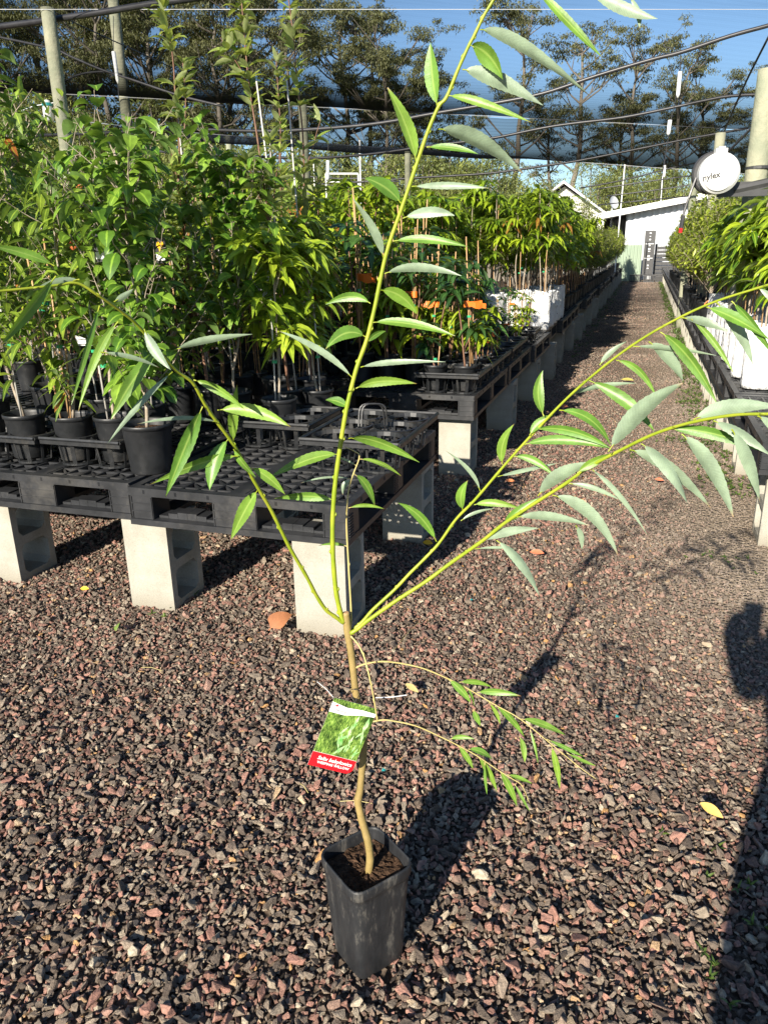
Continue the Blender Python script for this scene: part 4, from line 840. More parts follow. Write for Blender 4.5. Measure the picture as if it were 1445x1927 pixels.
    wb = [make_plant('bagged_mango', 'mango', h, 'mango tree in a white grow bag', 'potted tree', 'trees in white bags on the left bench', 'bag', leafm=lm, stake='bamboo') for h, lm in ((.95, 'mango_leaf'), (1.0, 'lime_leaf'), (.9, 'mango_leaf'))]
    bs = [make_plant('potted_bush', 'bush', h, 'bushy small leaved plant in a dark pot', 'potted plant', 'bushy plants along the far benches', leafm='bush_leaf', potsize=dk, stake=None, dens=1.3) for h in (.95, 1.05)]
    used = set()
    def put(o, x, y, z, label, group, s=None, rz=None):
        rz = rnd(0, 6.28) if rz is None else rz
        if o.name not in used:
            used.add(o.name); o.location = (x, y, z); o.rotation_euler[2] = rz; o['label'] = label; o['group'] = group
            if s: o.scale = (s,)*3
            return o
        return dup(o, (x, y, z), rz, label, group, s)
    # seedlings on the corner pallet
    put(sd[3], -1.13, 4.42, .51, 'tiny seedling with three leaves in the pot at the pallet corner', 'small pots at the pallet corner')
    put(sd[0], -.95, 4.42, .51, 'mango seedling with an orange ribbon at the very corner of the pallet', 'small pots at the pallet corner', None, .25)
    put(sd[0], -1.18, 4.66, .51, 'mango seedling with an orange ribbon left of the corner one', 'small pots at the pallet corner', .96, 3.0)
    labs = 'staked mango seedling among the small pots on the corner pallet'
    for j in range(6):
        for i in range(5):
            x, y = -.955-.175*i, 4.60+.175*j
            if (i, j) in ((1, 0),): continue
            put(sd[random.choice((1, 2, 1, 2)) if (i, j) != (0, 1) else 0], x, y, .51, labs, 'small pots at the pallet corner', rnd(.85, 1.1)*(1 if i < 3 else 1.15)*((.5, .7)[i] if i < 2 and j > 1 else 1))
    for j in range(5):
        for i in range(3):
            put(sd[random.choice((1, 2, 3, 3))], -.97-.19*i, 5.62+.42*j, .51, 'leafy seedling in the dark small pots before the white bags', 'small dark pots before the white bags', rnd(.45, .6))
    # packed rows
    lab3 = 'young mango tree with bamboo stake packed deep in the left rows'
    for j in range(12):
        for i in range(13):
            x = -1.95-.30*i+rnd(-.05, .05); y = 4.05+.42*j+rnd(-.06, .06)
            if y < 4.35 and -2.6 < x < -1.75: continue
            if y > 7 and i > 9: continue
            if x < -1.9-.62*y*.95: continue
            o = mg[random.choice((0, 1, 5, 2, 3)) if x < -2.4 else random.choice((0, 1, 2, 3, 5, 2))]
            zz = 1.0 if y > 5.2 else .86
            put(o, x, y, .5, lab3, g3, zz*rnd(.9, 1.18))
    for j in range(3):
        for i in range(4): put(mg[(i+j) % 2*2+i % 2], -1.75-.36*i, 3.72+.2*j-.05*i if i else 3.9+.1*j, .5, 'young mango tree in the shade behind the grey staked sapling', g3, rnd(.75, .9))
    for x, y in ((-2.75, 3.8), (-3.1, 3.6), (-3.3, 4.1), (-2.9, 4.3), (-3.6, 3.9), (-3.5, 3.3), (-3.2, 3.1), (-3.9, 4.3), (-2.6, 3.75)): dup(random.choice((Pc, P2, P3)), (x, y, .5), rnd(0, 6), 'fruit tree among the crowded pots at the far left', g1, rnd(.95, 1.1))
    # white bags, left bench
    for j in range(5):
        for i in range(4):
            y = 8.0+.36*j; x = -.97-.235*i
            put(wb[random.choice((0, 1, 2))], x, y, .5, 'mango in a white grow bag on the path side of the left bench' if i == 0 else 'mango in a white grow bag behind the path side bags', 'trees in white bags on the left bench', rnd(.95, 1.1))
    for j in range(3):
        for i in range(2): put(mg[3 if (i+j) % 2 else 1], -1.72-.28*i, 7.0+.3*j, .5, 'lime leaved mango tree just before the white bags', g3, rnd(.9, 1.05))
    for j in range(20):
        for i in range(3):
            y = 10.1+.55*j+rnd(-.05, .05); x = -1.0-.32*i
            o = mg[random.choice((0, 2, 3, 5))] if y < 14 else random.choice((bs[0], bs[1], mg[4]))
            put(o, x, y, .5, 'leafy plant in the far part of the left bench', 'plants along the far left bench', rnd(.95, 1.15))
    for j in range(12):
        y = 21.2+.75*j; put(random.choice(bs), -1.0, y, .5, 'bushy plant near the end of the left bench', 'plants along the far left bench', rnd(1, 1.2))
    # right bench
    BRONZE[0] = 0; gr = 'mangoes in white bags on the right bench'
    rb = [make_plant('bagged_mango', 'mango', h, 'mango tree in a white grow bag on the right bench', 'potted tree', gr, 'bag', leafm='mango_leaf', stake='bamboo', dens=1.6, ribbon=rbn) for h, rbn in ((.60, None), (.66, 'red_tape'))]
    for j in range(9):
        for i in range(3):
            y = 4.9+.38*j; x = .66+.25*i+rnd(-.01, .01)
            put(rb[(i*2+j) % 3 % 2], x, y, .5, 'mango in a white grow bag at the front edge of the right bench' if i == 0 else 'mango in a white grow bag in the back lines of the right bench', gr, rnd(.95, 1.12))
    for j in range(6):
        put(mg[3], .98, 8.5+.5*j, .5, 'lime leaved mango behind the white bags of the right bench', gr, 1)
    for j in range(22):
        for i in range(3):
            y = 8.6+.62*j+rnd(-.08, .08); x = .64+.33*i
            pass
            put(random.choice(bs), x, y, .5, 'bushy yellow green plant on the far right bench', 'bushy plants on the right bench', rnd(1.1, 1.3) if y < 14 else rnd(.9, 1.15))
    for k in range(6): pass
    return
build_plants()

def small_cards():
    for k, (px, py, y, w_, h_, rz, l) in enumerate([(197, 466, 2.55, .075, .10, .5, 'dark fruit label card hanging among the broad leaves'), (303, 470, 2.75, .07, .10, -.4, 'crumpled dark label card right of the first fruit card'), (490, 535, 3.9, .11, .13, .2, 'large pale label card in the shade of the tall trees'), (160, 640, 3.0, .08, .05, .3, 'white label leaning low between the fruit trees')]):
        c = aty(px, py, y); t = thing('label_card', l, 'label card', tuple(c), rz, 'label cards in the plants')
        m = MB(); m.box(-w_/2, w_/2, -.001, .001, -h_/2, h_/2); part('card', m.mesh('card'), MT['dark'] if k < 2 else MT['white'], t)
        if k < 2:
            f = MB()
            for (x, z, r) in ((-.012, .018, .012), (.010, .020, .011), (.0, -.02, .010)): f.lathe([(0.0001, 0), (r, 0)], 14)
            f = MB()
            for (x, z, r) in ((-.012, .018, .012), (.012, .020, .011), (.0, .0, .010)):
                V = [(x+r*math.cos(a), -.0016, z+r*math.sin(a)) for a in np.linspace(0, 6.283, 13)[:-1]]; f.add(V, [tuple(range(12))])
            part('printed_fruit', f.mesh('printed_fruit'), MT['yellow'], t)
            e = MB(); e.box(-w_/2+.004, w_/2-.01, -.0022, -.0018, -h_/2+.01, -h_/2+.035); part('white_print', e.mesh('white_print'), MT['print_white'], t)
        else:
            e = MB(); e.box(-w_/2+.01, w_/2-.01, -.0022, -.0018, 0, .004); e.box(-w_/2+.01, w_/2-.02, -.0022, -.0018, -.02, -.016); part('grey_print', e.mesh('grey_print'), MT['dark'], t)
    for k, (px, py, y) in enumerate([(141, 462, 2.6), (152, 355, 2.8)]):
        c = aty(px, py, y); m = MB(); r = .022 if k == 0 else .016
        m.lathe([(.0005, -r)]+[(r*math.cos(a)*(1-.12*max(0, math.sin(a))**6), r*math.sin(a)) for a in np.linspace(-1.4, 1.3, 9)]+[(.001, r*.86)], 16)
        o = link('peach_fruit', m.mesh('peach_fruit', True), MT['fruit']); o.location = c; tag(o, ['round red fruit hanging left of the dark label card', 'small red fruit higher up in the left foliage'][k], 'fruit', 'fruit in the left trees')
small_cards()

def litter():
    data = [(530, 1178, .085, .05, (.30, .12, .05), 'curled brown leaf lying against the front concrete block', 1.3), (800, 940, .075, .022, (.22, .22, .05), 'olive fallen leaf in the shade of the pallets', .1), (222, 1180, .05, .02, (.16, .24, .05), 'small green fallen leaf on the gravel below the second block', -.8), (1338, 1525, .05, .018, (.55, .36, .10), 'yellow fallen leaf on the gravel at the lower right', -.4), (1010, 1040, .05, .02, (.45, .13, .06), 'orange brown fallen leaf in the middle of the path', .3), (960, 905, .05, .018, (.45, .16, .06), 'orange fallen leaf by the shade edge of the path', .2), (775, 1295, .05, .014, (.40, .30, .12), 'dry tan leaf lying on gravel right of the trunk', -.3), (160, 1108, .03, .015, (.6, .35, .03), 'tiny yellow leaf between the two left blocks', .5), (1240, 903, .04, .018, (.45, .14, .07), 'reddish fallen leaf in the sunny part of the path', 0), (1180, 715, .10, .03, (.30, .26, .06), 'long fallen leaf far up the path', .1), (805, 1022, .04, .02, (.65, .35, .02), 'yellow leaf at the foot of the shaded block', .2), (1060, 765, .06, .03, (.35, .12, .06), 'brown leaf at the edge of the bench shade', .4)]
    for k, (px, py, L, W, c, l, rz) in enumerate(data):
        p = atz(px, py, .036); L *= 1.25; W *= 1.3; lv = Leaves(); lv.add((-L/2, 0, 0), (1, 0, .12 if k else .9), L, W, .22 if k else .8, .3, (0, -.7, 1)); me = lv.mesh('fallen_leaf', 'ellip' if k else 'ovate', 8, .35)
        m = simple('dry_leaf', c, tuple(min(.8, v*1.35) for v in c), 60, .6); o = link('fallen_leaf', me, m); o.location = p; o.rotation_euler[2] = rz+(-YAW if 0 else 0)-.3
        tag(o, l, 'fallen leaf', 'fallen leaves on the gravel')
    for k, (px, py) in enumerate([(722, 1450), (1161, 1349), (887, 1129)]):
        p = atz(px, py, .024); m = MB(); m.add([(-.005, -.003, 0), (.005, -.004, .003), (.006, .004, 0), (-.004, .005, .004)], [(0, 1, 2, 3)]); m.add([(-.005, -.003, -.0008), (.005, -.004, .0022), (.006, .004, -.0008), (-.004, .005, .0032)], [(3, 2, 1, 0)])
        o = link('tape_scrap', m.mesh('tape_scrap'), MT['teal']); o.location = p; tag(o, ['scrap of green tape on the gravel beside the trunk', 'scrap of green tape right of the hanging twigs', 'scrap of green tape near the foot of the blocks'][k], 'tape scrap', 'scraps of green tape')
    for k, (a, b) in enumerate([((790, 1168), (740, 1225)), ((266, 1256), (305, 1262)), ((565, 1475), (580, 1492)), ((640, 1508), (700, 1512))]):
        p, q = atz(*a, .025), atz(*b, .025); m = MB(); m.tube([p, (p+q)/2+np.array([0, 0, .006]), q], .0009, 4); tag(link('dry_stalk', m.mesh('dry_stalk'), MT['twig']), ['long dry stalk on the gravel right of the trunk', 'pale dry stalk on the gravel at the left', 'short dry stalk left of the pot', 'dry stalk behind the willow pot'][k], 'dry stalk', 'dry stalks on the gravel')
litter()

def weeds():
    lv = Leaves()
    def patch(cx, cy, sx, sy, n, L=.03):
        for _ in range(n):
            x, y = rng.normal(cx, sx), rng.normal(cy, sy)
            for q in range(random.randint(3, 7)): lv.add((x, y, .012), (rnd(-1, 1), rnd(-1, 1), rnd(.3, 1.4)), L*rnd(.5, 1.2), L*.3, .5)
    for y in np.arange(4.6, 12, .35): patch(.52, y, .07, .12, 34, .028)
    for px, py, n in ((1115, 560, 0), (1200, 860, 25), (1380, 930, 30), (1420, 860, 40), (1280, 830, 30), (1350, 1060, 14), (1440, 1720, 8), (1435, 1880, 10), (1330, 1600, 4), (600, 1060, 14), (300, 1130, 8), (1295, 705, 60), (1300, 760, 50)):
        p = atz(px, py, 0); patch(p[0], p[1], .07, .07, n, .022)
    for y in np.arange(10, 30, .6): patch(.55, y, .06, .3, 20, .05); patch(-.75, y, .06, .3, 5, .04)
    o = link('weeds', lv.mesh('weeds', 'lance', 3), MT['weed_leaf']); tag(o, 'low green weeds creeping along the foot of the benches', 'weeds', kind='stuff')
weeds()

# ------------------------------------------------------------------ net roof, wires, pipes, posts
def netm(name, k_):
    m, t, b = mat(name); t.nodes.remove(b)
    g = N(t, 'ShaderNodeNewGeometry'); dp = N(t, 'ShaderNodeVectorMath', operation='DOT_PRODUCT'); t.links.new(g.outputs['Normal'], dp.inputs[0]); t.links.new(g.outputs['Incoming'], dp.inputs[1])
    ab = N(t, 'ShaderNodeMath', operation='ABSOLUTE'); t.links.new(dp.outputs['Value'], ab.inputs[0]); mx = N(t, 'ShaderNodeMath', operation='MAXIMUM'); mx.inputs[1].default_value = .09; t.links.new(ab.outputs[0], mx.inputs[0])
    # woven bands: the knit is denser in stripes along the cloth
    tc = N(t, 'ShaderNodeTexCoord'); rot = N(t, 'ShaderNodeMapping'); rot.inputs['Rotation'].default_value = (0, 0, R(-40)); t.links.new(tc.outputs['Object'], rot.inputs[0])
    wv = N(t, 'ShaderNodeTexWave'); wv.bands_direction = 'Y'; wv.inputs['Scale'].default_value = 2.4; wv.inputs['Distortion'].default_value = .3; t.links.new(rot.outputs[0], wv.inputs['Vector'])
    w2 = N(t, 'ShaderNodeTexWave'); w2.bands_direction = 'Y'; w2.inputs['Scale'].default_value = 7.3; t.links.new(rot.outputs[0], w2.inputs['Vector'])
    ad = N(t, 'ShaderNodeMath', operation='ADD'); t.links.new(wv.outputs['Fac'], ad.inputs[0]); t.links.new(w2.outputs['Fac'], ad.inputs[1])
    mr = N(t, 'ShaderNodeMapRange'); mr.inputs[2].default_value = 2; mr.inputs[3].default_value = k_*.8; mr.inputs[4].default_value = k_*1.2; t.links.new(ad.outputs[0], mr.inputs[0])
    dv = N(t, 'ShaderNodeMath', operation='DIVIDE'); de = N(t, 'ShaderNodeAttribute'); de.attribute_name = 'layers'; ml = N(t, 'ShaderNodeMath', operation='MULTIPLY'); t.links.new(mr.outputs[0], ml.inputs[0]); t.links.new(de.outputs['Fac'], ml.inputs[1]); t.links.new(ml.outputs[0], dv.inputs[0]); t.links.new(mx.outputs[0], dv.inputs[1])
    ng = N(t, 'ShaderNodeMath', operation='MULTIPLY'); ng.inputs[1].default_value = -1; t.links.new(dv.outputs[0], ng.inputs[0]); ex = N(t, 'ShaderNodeMath', operation='EXPONENT'); t.links.new(ng.outputs[0], ex.inputs[0])
    df = N(t, 'ShaderNodeBsdfDiffuse'); df.inputs[0].default_value = (.035, .042, .055, 1); tr = N(t, 'ShaderNodeBsdfTransparent'); ms = N(t, 'ShaderNodeMixShader')
    t.links.new(ex.outputs[0], ms.inputs[0]); t.links.new(df.outputs[0], ms.inputs[1]); t.links.new(tr.outputs[0], ms.inputs[2]); t.links.new(ms.outputs[0], t.nodes['Material Output'].inputs[0]); return m
def sheet(name, rows, sag, m_, label, lay=lambda i, u: 1.0):
    V = []; LA = []; nc = 40; rs = []
    for a, b in zip(rows[:-1], rows[1:]):
        for s in np.linspace(0, 1, 10, endpoint=False): rs.append((a, b, s))
    rs.append((rows[-2], rows[-1], 1.0))
    for ri, (a, b, s) in enumerate(rs):
        a = np.array(a, float); b = np.array(b, float)
        for c in range(nc+1):
            u = c/nc; A = a[0]+(a[1]-a[0])*u; B = b[0]+(b[1]-b[0])*u; p = A+(B-A)*s
            p = p+np.array([0, 0, -sag*math.sin(math.pi*s)*(1+.25*math.sin(u*9))+.012*math.sin(u*50+s*4)]); V.append(p); LA.append(lay(ri/(len(rs)-1), u))
    F = [(i*(nc+1)+j, i*(nc+1)+j+1, (i+1)*(nc+1)+j+1, (i+1)*(nc+1)+j) for i in range(len(rs)-1) for j in range(nc)]
    return tag(link(name, mesh(name, V, F, True, {'layers': LA}), m_), label, 'shade net', 'shade nets overhead')
def ext(a, b, xl, xr, z=3.0):
    s = (b[1]-a[1])/(b[0]-a[0]); return ((xl, a[1]+s*(xl-a[0]), z), (xr, a[1]+s*(xr-a[0]), z))
W1 = ext((-4.65, 5.33), (.73, 7.47), -9, 6); W2 = ext((-6.37, 8.11), (1.49, 14.84), -9, 6)
sheet('shade_net', [((-9, 1.6, 3.05), (6, 7.2, 3.05)), W1, W2], .10, netm('net_cloth', .036), 'translucent black shade net stretched above the plants, striped against blue sky', lambda v, u: (1+3.6*max(0, (v-.6)/.4)**1.3)*(1+2.6*min(1, max(0, (.50-u)/.2))))
EL, ER = ext((-6.82, 11.06), (1.13, 22.19), -6.82, 6)
sheet('shade_net', [((-6.37, 8.11, 2.99), W2[1]), (EL, ER)], .22, netm('net_cloth_dense', .24), 'darker far panel of the black shade net ending in a straight edge')
def wire(nm, pts, r, m_, label, cat, group, n=5):
    mb = MB(); mb.tube(smooth_path(pts, 5) if len(pts) > 2 else pts, r, n); return tag(link(nm, mb.mesh(nm, True), m_), label, cat, group)
gw = 'white tension wires of the shade net'
wire('net_wire', W1, .0022, MT['wire'], 'white wire running across the very top of the photo', 'wire', gw)
wire('net_wire', W2, .004, MT['wire'], 'white wire along the seam of the two net panels', 'wire', gw)
wire('net_wire', [(-6.37, 8.11, 3), EL, ER], .006, MT['wire'], 'pale wire along the far lower edge of the net', 'wire', gw)
gp_ = 'black watering pipes strung overhead'
wire('water_pipe', [aty(x, y, 5.6) for x, y in ((-60, 56), (0, 50), (90, 38), (180, 25), (270, 10), (345, 0), (430, -14))], .022, MT['hose'], 'thick black pipe at the top left corner', 'pipe', gp_, 10)
wire('water_pipe', [aty(x, y, 8.0) for x, y in ((-60, 262), (0, 258), (200, 250), (324, 243), (498, 247), (622, 241), (720, 231), (820, 213), (921, 196), (1021, 176), (1121, 143), (1222, 113), (1282, 98), (1372, 68), (1445, 48), (1520, 26))], .017, MT['hose'], 'longest black pipe rising across the photo to the upper right corner', 'pipe', gp_, 8)
wire('water_pipe', [aty(x, y, 11.3) for x, y in ((300, 285), (440, 293), (515, 296), (577, 298), (639, 295), (714, 288), (820, 273), (921, 261), (1021, 241), (1081, 232), (1172, 221), (1262, 203), (1322, 190), (1372, 181), (1445, 177), (1500, 175))], .018, MT['hose'], 'second black pipe below the longest one', 'pipe', gp_, 8)
wire('water_pipe', [aty(x, y, 14.6) for x, y in ((640, 345), (795, 334), (921, 326), (1031, 311), (1096, 301), (1222, 276), (1297, 261), (1407, 241))], .020, MT['hose'], 'black pipe ending at the reel post near the net edge', 'pipe', gp_, 6)
for k, pts in enumerate([[(455, 322), (515, 325), (580, 332), (639, 336), (689, 336), (751, 342)], [(1091, 354), (1172, 339), (1272, 314), (1342, 301)], [(527, 335), (589, 344), (664, 354)], [(1121, 356), (1222, 341), (1312, 329)], [(1141, 369), (1230, 358), (1312, 346)], [(1121, 386), (1297, 369)]]):
    wire('water_pipe', [aty(x, y, 18+1.2*k) for x, y in pts], .016, MT['hose'], ['far black pipe low over the middle rows', 'black pipe sagging in front of the shed, uppermost', 'lowest far pipe over the middle rows', 'second pipe sagging in front of the shed', 'third pipe sagging in front of the shed', 'lowest pipe in front of the shed roof'][k], 'pipe', gp_, 5)
wire('hanging_hose', [aty(x, y, 7) for x, y in ((-40, 62), (0, 70), (100, 92), (135, 107), (194, 132), (249, 150), (339, 180), (420, 200))], .012, MT['hose'], 'thin black hose drooping past the left timber post', 'hose', gp_, 6)
wire('hanging_hose', [aty(x, y, 7.6) for x, y in ((0, 165), (50, 175), (95, 167), (145, 142), (190, 135), (230, 140))], .010, MT['hose'], 'short arched black hose left of the left timber post', 'hose', gp_, 6)
wire('guy_rope', [aty(1450, 60, 9), aty(1400, 160, 10), aty(1362, 247, 11)], .011, MT['dark_wire'], 'dark rope running down from the upper right corner', 'rope', gp_, 5)
wire('guy_rope', [aty(1450, 195, 10), aty(1418, 236, 10.3), aty(1365, 290, 10.8)], .014, MT['dark_wire'], 'thick dark rope crossing above the hose reel', 'rope', gp_, 5)
wire('guy_rope', [aty(80, 10, 6.4), aty(160, 52, 7), aty(330, 130, 9), aty(470, 200, 10)], .006, MT['dark_wire'], 'thin dark cord running down from the left timber post', 'rope', gp_, 5)
def post(px_b, py_b, px_t, py_t, y, r, label, top=None):
    b = aty(px_t, py_t, y); a = aty(px_b, py_b, y); bx = (a[0]+b[0])/2; base = np.array([bx, y, 0.]); d = np.array([rnd(-.004, .004), 0, 1.]);  base[0] -= d[0]*(a[2]+b[2])/2; mb = MB(); n = 14
    pts = [base+d*(b[2]+.0)*s for s in np.linspace(0, 1, n)]; rad = [r*(1.06-.1*s)*(1+rnd(-.025, .025)) for s in np.linspace(0, 1, n)]; mb.tube(pts, rad, 16)
    return tag(link('timber_post', mb.mesh('timber_post', True), MT['timber']), label, 'post', 'timber posts holding the shade net')
post(120, 250, 92, 15, 5.5, .053, 'greenish timber post at the upper left'); post(573, 310, 571, 195, 9.74, .055, 'pale timber post behind the tall narrow trees')
post(1337, 388, 1358, 250, 11.3, .062, 'timber post behind the hose reel'); post(1418, 370, 1446, 130, 6.2, .073, 'thick timber post at the right edge with a dark strap'); post(766, 345, 768, 285, 13, .05, 'far timber post beside the willow stem'); post(1290, 405, 1316, 335, 13.5, .055, 'short timber post left of the hose reel'); post(232, 260, 224, -8, 8.6, .062, 'far grey post behind the broad leaved sapling')
post(435, 370, 432, 255, 13, .05, 'far grey post low behind the tall narrow trees')
def poles():
    gq = 'white upright pipes among the rows'
    for k, (px, y0, y1, y, r) in enumerate([(1169, 311, 416, 26, .020), (677, 267, 382, 15, .016), (1246, 330, 385, 36, .018), (590, 300, 350, 14, .008)]):
        a, b = aty(px-(6 if k == 0 else 0), y1, y), aty(px+(6 if k == 0 else 0), y0, y); mb = MB(); base = np.array([a[0], a[1], 0.]); mb.tube([base, b], r, 8); mb.tube([b, b+np.array([0, 0, .03])], r*1.4, 8)
        tag(link('white_pole', mb.mesh('white_pole'), MT['white_pipe']), ['tall white pole left of the shed', 'white pole in the middle of the far rows', 'thin white pole before the shed roof', 'thin white pole behind the narrow trees'][k], 'pole', gq)
    a, b = aty(613, 327, 15.5), aty(674, 327, 15.5); mb = MB(); mb.tube([a, b], .018, 8); mb.tube([a-np.array([0, 0, .15]), b-np.array([0, 0, .15])], .011, 8)
    for q in (a, b): mb.tube([q+np.array([0, .0, -.001]), [q[0], q[1], 0]], .015, 6)
    tag(link('pipe_rail', mb.mesh('pipe_rail'), MT['white_pipe']), 'double white pipe rail far behind the mango rows', 'rail')
    gs = 'white hanging sprinkler droppers'
    for k, (ps, y, segs, l) in enumerate([([(1247, 88), (1262, 90), (1279, 98), (1279, 135), (1270, 190), (1262, 225), (1256, 265), (1249, 310), (1240, 360)], 8.0, [(1279, 135, 1275, 178), (1260, 226, 1257, 251)], 'long dropper with white tubes hanging right of the shed pole'), ([(214, 30), (214, 95), (222, 150), (224, 185)], 7, [(214, 97, 222, 150)], 'white dropper hanging at the upper left behind the broad leaves'), ([(619, 240), (617, 300), (617, 345)], 8.2, [(617, 302, 617, 335)], 'white dropper hanging in the middle of the photo'), ([(1249, 300), (1248, 335), (1245, 370)], 12, [(1250, 311, 1249, 331)], 'small white dropper in front of the shed trees')]):
        t = thing('sprinkler_dropper', l, 'sprinkler', group=gs); mb = MB(); mb.tube([aty(x, yy, y) for x, yy in ps], .0035, 5); part('feed_tube', mb.mesh('feed_tube'), MT['dark_wire'], t)
        for x0, y0, x1, y1 in segs: mb = MB(); a, b = aty(x0, y0, y), aty(x1, y1, y); mb.tube([a, b, b+(b-a)*.15], [.018, .018, .006], 8); part('weight_tube', mb.mesh('weight_tube', True), MT['white_pipe'], t)
poles()
def reel():
    c = aty(1350, 327, 5.9); r = 36*pxm(c); t = thing('hose_reel', 'round white hose reel mounted on the thick right timber post', 'hose reel', tuple(c)); t.rotation_euler[2] = R(7)
    def disc(name, r, y0, y1, m_, cx=0, cz=0, bev=.01):
        mb = MB(); n = 40; V = []
        for yy, rr in ((y0, r-bev), (y0+bev, r), (y1, r)): V += [(cx+rr*math.cos(2*math.pi*k/n), yy, cz+rr*math.sin(2*math.pi*k/n)) for k in range(n)]
        F = [tuple(range(n))]+[(i*n+k, (i+1)*n+k, (i+1)*n+(k+1) % n, i*n+(k+1) % n) for i in range(2) for k in range(n)]+[tuple(range(3*n-1, 2*n-1, -1))]
        mb.add(V, F); return part(name, mb.mesh(name), m_, t)
    b = disc('cover', r, -.07, .03, MT['white'], bev=.018); disc('face_plate', r*.80, -.077, -.0705, MT['off_white'], -.005, -.01, .004); disc('backing', r*1.06, .032, .085, MT['dark'], -.02, .01)
    mb = MB(); mb.box(-.035, .035, -.05, .03, r*.93, r*1.18); mb.box(-.02, .02, -.05, .03, r*1.18, r*1.27); part('top_lug', mb.mesh('top_lug'), MT['white'], t)
    mb = MB(); mb.box(.02, .33, .04, .075, -.14, -.05); mb.tube([(.12, .06, -.10), (.33, .06, -.06)], .03, 8); part('bracket', mb.mesh('bracket'), MT['dark'], t)
    p = part('lettering', text_mesh('nylex', .05, .15, .001, .0008), MT['ink'], t); p.matrix_local = Matrix.Translation((-.055, -.0795, -.02)) @ Matrix.Rotation(R(12), 4, 'Y').inverted() @ Matrix.Rotation(R(90), 4, 'X')
    mb = MB(); mb.tube(smooth_path([(-.13, .02, -.02), (-.16, 0, -.12), (-.18, 0, -.20), (-.19, 0, -.25)], 4), .008, 6); part('hose_end', mb.mesh('hose_end'), MT['hose'], t)
    mb = MB(); mb.tube([(-.19, 0, -.25), (-.195, 0, -.33)], .014, 8); part('nozzle', mb.mesh('nozzle'), MT['dark'], t); mb = MB(); mb.tube([(-.195, 0, -.331), (-.197, 0, -.36)], .012, 8); part('nozzle_tip', mb.mesh('nozzle_tip'), MT['red'], t)
    mb = MB(); q = aty(1425, 320, 6.2); mb.lathe([(.0735, q[2]), (.080, q[2]+.004), (.080, q[2]+.02), (.0735, q[2]+.024)], 20, (q[0], 6.2)); tag(link('post_strap', mb.mesh('post_strap'), MT['dark']), 'dark strap around the thick right timber post', 'strap')
    c = aty(91, 209, 5.45); t2 = thing('rounded_box', 'small white rounded box with a teal band on the left timber post', 'box', tuple(c)); mb = MB(); k = pxm(c)  # plain rounded white box on the post, holds no lamp
    mb.lathe([(.4*9*k, -18*k), (9*k, -16*k), (9.5*k, 0), (8*k, 12*k), (5*k, 18*k), (.001, 19.5*k)], 18, cap0=True); part('housing', mb.mesh('housing', True), MT['white'], t2); mb = MB(); mb.lathe([(9.3*k, 8*k), (9.6*k, 9*k), (9.2*k, 13*k), (7*k, 14*k)], 18); part('band', mb.mesh('band'), MT['teal'], t2)
reel()

